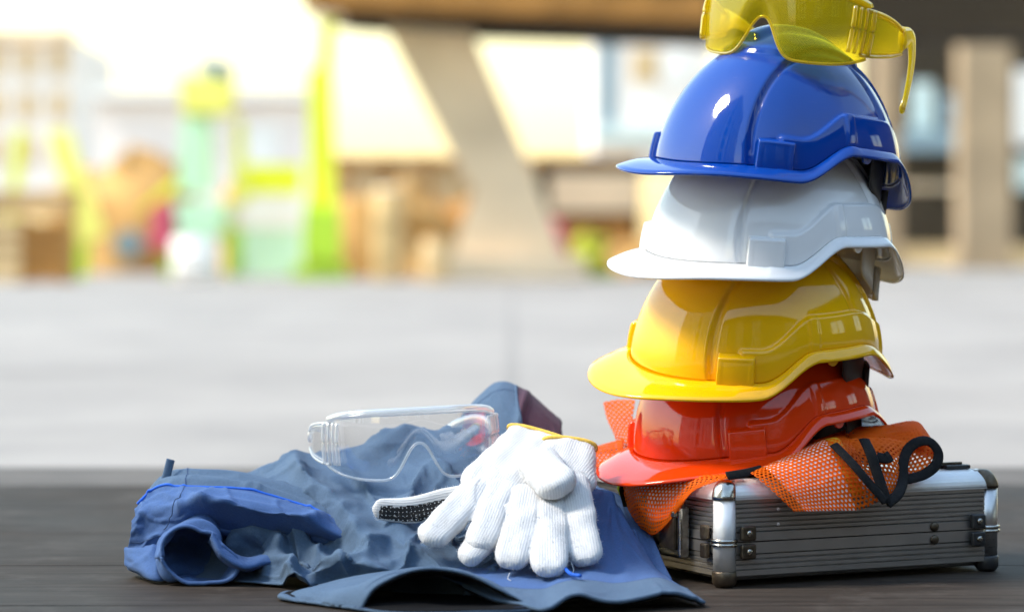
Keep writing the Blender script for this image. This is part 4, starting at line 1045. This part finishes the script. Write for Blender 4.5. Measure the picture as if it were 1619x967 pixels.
net('hem_corner', V7, 30, 36, M_ORD, 67); bind([(914,716,.235),(920,711,.236),(930,712,.236)], .0035)

# ------------------------------------------------------------------ knitted gloves
def m_knit():
    t = NT('white_cotton_knit'); a = t.new('ShaderNodeAttribute', attribute_name='knit'); sp = t.new('ShaderNodeSeparateXYZ'); t.lk(a.outputs['Vector'], sp.inputs[0])
    v = t.coord('Object'); nz = t.noise(v, 300, 3)
    rib = t.math('SINE', t.math('ADD', t.math('MULTIPLY', sp.outputs[0], 2 * math.pi / .0024), t.math('MULTIPLY', nz, 4.0)))
    row = t.math('SINE', t.math('MULTIPLY', sp.outputs[1], 2 * math.pi / .0019))
    h = t.math('ADD', t.math('MULTIPLY', rib, .5), t.math('ADD', t.math('MULTIPLY', row, .18), t.math('MULTIPLY', t.noise(v, 700, 4, .7), .9)))
    base = t.ramp(t.noise(v, 22, 5), [(.3, (.55, .547, .545)), (.7, (.65, .65, .655))])
    mx = t.new('ShaderNodeMixRGB', blend_type='MULTIPLY'); mx.inputs[0].default_value = 1
    t.lk(base, mx.inputs[1]); t.lk(t.ramp(t.math('MULTIPLY_ADD', rib, .5, .5), [(.0, (.86, .86, .87)), (.6, (1, 1, 1))]), mx.inputs[2])
    # black rubber dots on the palm side of one finger
    vo = t.new('ShaderNodeTexVoronoi'); vo.inputs['Scale'].default_value = 260; vo.inputs['Randomness'].default_value = .15; t.lk(a.outputs['Vector'], vo.inputs['Vector'])
    dm = t.math('MULTIPLY', t.math('GREATER_THAN', sp.outputs[2], .5), t.math('LESS_THAN', vo.outputs['Distance'], .60))
    m2 = t.new('ShaderNodeMixRGB'); t.lk(dm, m2.inputs[0]); t.lk(mx.outputs[0], m2.inputs[1]); m2.inputs[2].default_value = (.010, .010, .011, 1)
    t.lk(m2.outputs[0], t.b.inputs['Base Color']); t.set(Roughness=.95); t.b.inputs['Sheen Weight'].default_value = .15
    t.b.inputs['Subsurface Weight'].default_value = .08; t.b.inputs['Subsurface Radius'].default_value = (.003, .003, .003); t.b.inputs['Subsurface Scale'].default_value = 1.0
    t.bump(h, .42, .0006); return t.m
M_KNIT = m_knit(); M_CUFF = plain('yellow_overlock_thread', (.80, .52, .10), .9, var=.25, scale=300, bump=.5, bscale=800)
def capsule(pts, hw, ht, nrm, n=28, seg=20, flat_end=False):
    p = crom(np.array([P(*q) for q in pts]), n); t = np.gradient(p, axis=0); t /= np.linalg.norm(t, axis=1, keepdims=True)
    nn = np.array(nrm, float); nn /= np.linalg.norm(nn)
    a = np.cross(t, nn); a /= np.linalg.norm(a, axis=1, keepdims=True); b = np.cross(a, t)
    s = np.linspace(0, 1, n); w = np.interp(s, np.linspace(0, 1, len(hw)), hw); h = np.interp(s, np.linspace(0, 1, len(ht)), ht)
    arc = np.concatenate([[0], np.cumsum(np.linalg.norm(np.diff(p, axis=0), axis=1))])
    def cap(x, r): return np.sqrt(np.clip(1 - np.clip(1 - x / r, 0, 1) ** 2, .003, 1))
    r = w.min() * .95; k = cap(arc, r * .7) * (1 if flat_end else cap(arc[-1] - arc, r))
    th = np.linspace(0, 2 * math.pi, seg, endpoint=False); ce, se = np.cos(th), np.sin(th)
    ce = np.sign(ce) * np.abs(ce) ** .8; se = np.sign(se) * np.abs(se) ** .8
    X = p[:, None] + (w * k)[:, None, None] * ce[None, :, None] * a[:, None] + (h * np.sqrt(k))[:, None, None] * se[None, :, None] * b[:, None]
    f = grid_faces(n, seg, True) + [tuple(range(seg))[::-1], tuple((n - 1) * seg + j for j in range(seg))]
    return X.reshape(-1, 3), f, (p, t, a, b, w, arc), X[-1]
def glove(label, bones, dotted=None):
    V, Fc, info, ends = [], [], [], []
    for bi, bn in enumerate(bones):
        x, f, i, en = capsule(*bn, flat_end=(bi == 0)); ends.append(en); o = len(V); V += list(x); Fc += [tuple(q + o for q in g_) for g_ in f]; info.append(i)
    me = bpy.data.meshes.new('t'); me.from_pydata([tuple(v) for v in V], [], Fc); tmp = bpy.data.objects.new('t', me); COL.objects.link(tmp)
    md = tmp.modifiers.new('r', 'REMESH'); md.mode = 'VOXEL'; md.voxel_size = .0014
    ms = tmp.modifiers.new('s', 'SMOOTH'); ms.factor = .5; ms.iterations = 5
    dg = bpy.context.evaluated_depsgraph_get(); ev = tmp.evaluated_get(dg); out = bpy.data.meshes.new_from_object(ev, depsgraph=dg)
    bpy.data.objects.remove(tmp)
    n = len(out.vertices); co = np.zeros(n * 3); out.vertices.foreach_get('co', co); co = co.reshape(-1, 3); no = np.zeros(n * 3); out.vertices.foreach_get('normal', no); no = no.reshape(-1, 3)
    best = np.full(n, 1e9); kn = np.zeros((n, 3))
    for bi, (p, t, a, b, w, arc) in enumerate(info):
        d = np.linalg.norm(co[:, None] - p[None], axis=-1) / w[None]; j = d.argmin(1); dm = d[np.arange(n), j]; m = dm < best
        best[m] = dm[m]; r = co - p[j]
        k3 = np.stack([(r * a[j]).sum(1), arc[j] + (r * t[j]).sum(1), np.zeros(n)], -1)
        if bi == dotted: k3[:, 2] = ((no * b[j]).sum(1) > .55) & (k3[:, 0] > -w[j] * .86) & (k3[:, 0] < w[j] * .30) & (k3[:, 1] < arc[-1] * .93)
        kn[m] = k3[m]
    # soft lumps so the knit does not look inflated
    rng = np.random.default_rng(len(label)); ph = rng.uniform(0, 6, 6)
    disp = .0011 * np.sin(co[:, 0] * 130 + ph[0] + 2 * np.sin(co[:, 2] * 90 + ph[1])) * np.sin(co[:, 1] * 110 + ph[2]) + .0004 * np.sin(kn[:, 0] * 300 + ph[3] + kn[:, 1] * 60)
    co = co + no * disp[:, None]; out.vertices.foreach_set('co', co.ravel())
    at = out.attributes.new('knit', 'FLOAT_VECTOR', 'POINT'); at.data.foreach_set('vector', kn.ravel())
    out.polygons.foreach_set('use_smooth', [True] * len(out.polygons)); out.materials.clear(); out.materials.append(M_KNIT); out.name = 'hand_shell'
    c = co.mean(0); c[2] = co[:, 2].min()
    g = empty('work_glove', tuple(c)); tag(g, label, 'glove', 'pair of knitted work gloves')
    o = link(bpy.data.objects.new('hand_shell', out), g); o.matrix_parent_inverse = Matrix.Translation(-Vector(c))
    tube_o = tube('cuff_edge', ends[0] + info[0][1][-1] * .0008, .0020, M_CUFF, None, 90, 8, closed=True, up=tuple(info[0][1][-1])); tube_o.parent = g; tube_o.matrix_parent_inverse = Matrix.Translation(-Vector(c))
    return g, c, co, no
UP = (-.05, -.62, .78)
g1, c1, co1, no1 = glove('white knitted work glove on top, with a black dotted finger showing', [
 ([(772,788,.018),(788,762,.042),(815,734,.070),(842,708,.096),(858,692,.114)], [.030,.036,.034,.035,.037], [.010,.012,.011,.009,.007], UP),
 ([(880,742,.060),(884,722,.082),(884,704,.098)], [.016,.018,.018], [.010,.011,.009], UP),
 ([(755,782,.03),(705,795,.032),(645,806,.030),(588,803,.026)], [.013,.0135,.0125,.0100], [.006,.0055,.005,.004], (.05, -.97, .12)),
 ([(760,768,.032),(735,795,.005),(702,828,-.022),(670,857,-.042)], [.0165,.0168,.0165,.0160], [.0095,.0086,.0080,.0075], UP),
 ([(798,765,.032),(783,800,.0),(767,838,-.030),(750,868,-.050)], [.0165,.0160,.0160,.0155], [.0095,.0086,.0080,.0075], UP),
 ([(846,720,.058),(862,744,.022),(876,760,-.002),(890,778,-.020)], [.019,.0205,.0205,.0190], [.012,.012,.012,.011], UP)], 2)
g2, c2, co2, no2 = glove('white knitted work glove underneath, its fingers hanging towards the floor', [
 ([(864,770,.030),(876,750,.046),(890,728,.068),(900,704,.092)], [.044,.042,.032,.026], [.011,.011,.010,.008], UP),
 ([(806,800,-.002),(765,850,-.032),(736,888,-.054)], [.0145,.0145,.0135], [.008,.008,.008], UP),
 ([(836,772,.02),(828,812,-.014),(817,858,-.050),(806,898,-.072)], [.0170,.0168,.0165,.0158], [.0095,.0086,.0080,.0075], UP),
 ([(868,775,.018),(868,818,-.018),(869,864,-.056),(870,908,-.086)], [.0175,.0175,.0174,.0170], [.0095,.0086,.0080,.0075], UP),
 ([(903,755,.03),(913,806,-.008),(921,850,-.038),(929,893,-.062)], [.0165,.0162,.0158,.0152], [.0095,.0086,.0080,.0075], UP)])
def fuzz(g, c, co, no, n, seed):
    """short loose cotton fibres standing off the knit"""
    rng = np.random.default_rng(seed); i = rng.choice(len(co), n); p0 = co[i]; d = no[i] + rng.normal(0, .75, (n, 3)); d /= np.linalg.norm(d, axis=1, keepdims=True)
    L = rng.uniform(.0010, .0030, (n, 1)); s = np.cross(d, rng.normal(size=(n, 3))); s = s / np.linalg.norm(s, axis=1, keepdims=True) * .00011
    mid = p0 + d * L * .6; tip = p0 + d * L + rng.normal(0, .0006, (n, 3))
    V = np.stack([p0 - s, p0 + s, mid + s, mid - s, tip], 1).reshape(-1, 3); Fq = []
    for k in range(n): b = 5 * k; Fq += [(b, b + 1, b + 2, b + 3), (b + 3, b + 2, b + 4)]
    o = mesh('cotton_fuzz', V, Fq, M_FUZZ, g); o.matrix_parent_inverse = Matrix.Translation(-Vector(c)); o['kind'] = 'stuff'
M_FUZZ = plain('loose_cotton_fibre', (.62, .62, .62), .9, var=.05)
fuzz(g1, c1, co1, no1, 5000, 1); fuzz(g2, c2, co2, no2, 5000, 2)
def thread(g, c, pts):
    o = tube('loose_thread', [P(*q) for q in pts], .0004, M_KNIT, None, 24, 5); o.parent = g; o.matrix_parent_inverse = Matrix.Translation(-Vector(c))
thread(g2, c2, [(903,888,-.062),(907,900,-.068),(905,908,-.072),(911,913,-.075),(913,906,-.078)])
thread(g2, c2, [(806,905,-.080),(803,914,-.082),(808,917,-.084)])

# ------------------------------------------------------------------ warm dusty air over the yard
def make_haze(density):
    bm = bmesh.new(); bmesh.ops.create_cube(bm, size=1)
    lo, hi = Vector((-HAZE_R - 20, -HAZE_R + 80, -1.1)), Vector((HAZE_R + 20, HAZE_R + 120, 33)); c = (lo + hi) / 2; s = hi - lo
    for v in bm.verts: v.co = Vector((v.co.x * s.x, v.co.y * s.y, v.co.z * s.z)) + c
    t = NT('warm_dusty_air'); t.n.remove(t.b); pv = t.new('ShaderNodeVolumePrincipled')
    pv.inputs['Color'].default_value = (1.0, .84, .60, 1); pv.inputs['Density'].default_value = density; pv.inputs['Anisotropy'].default_value = .8
    t.lk(pv.outputs[0], t.out.inputs['Volume'])
    o = from_bm('haze', bm, t.m); tag(o, 'warm dusty haze hanging over the yard', 'haze', kind='stuff'); return o
make_haze(.0006)
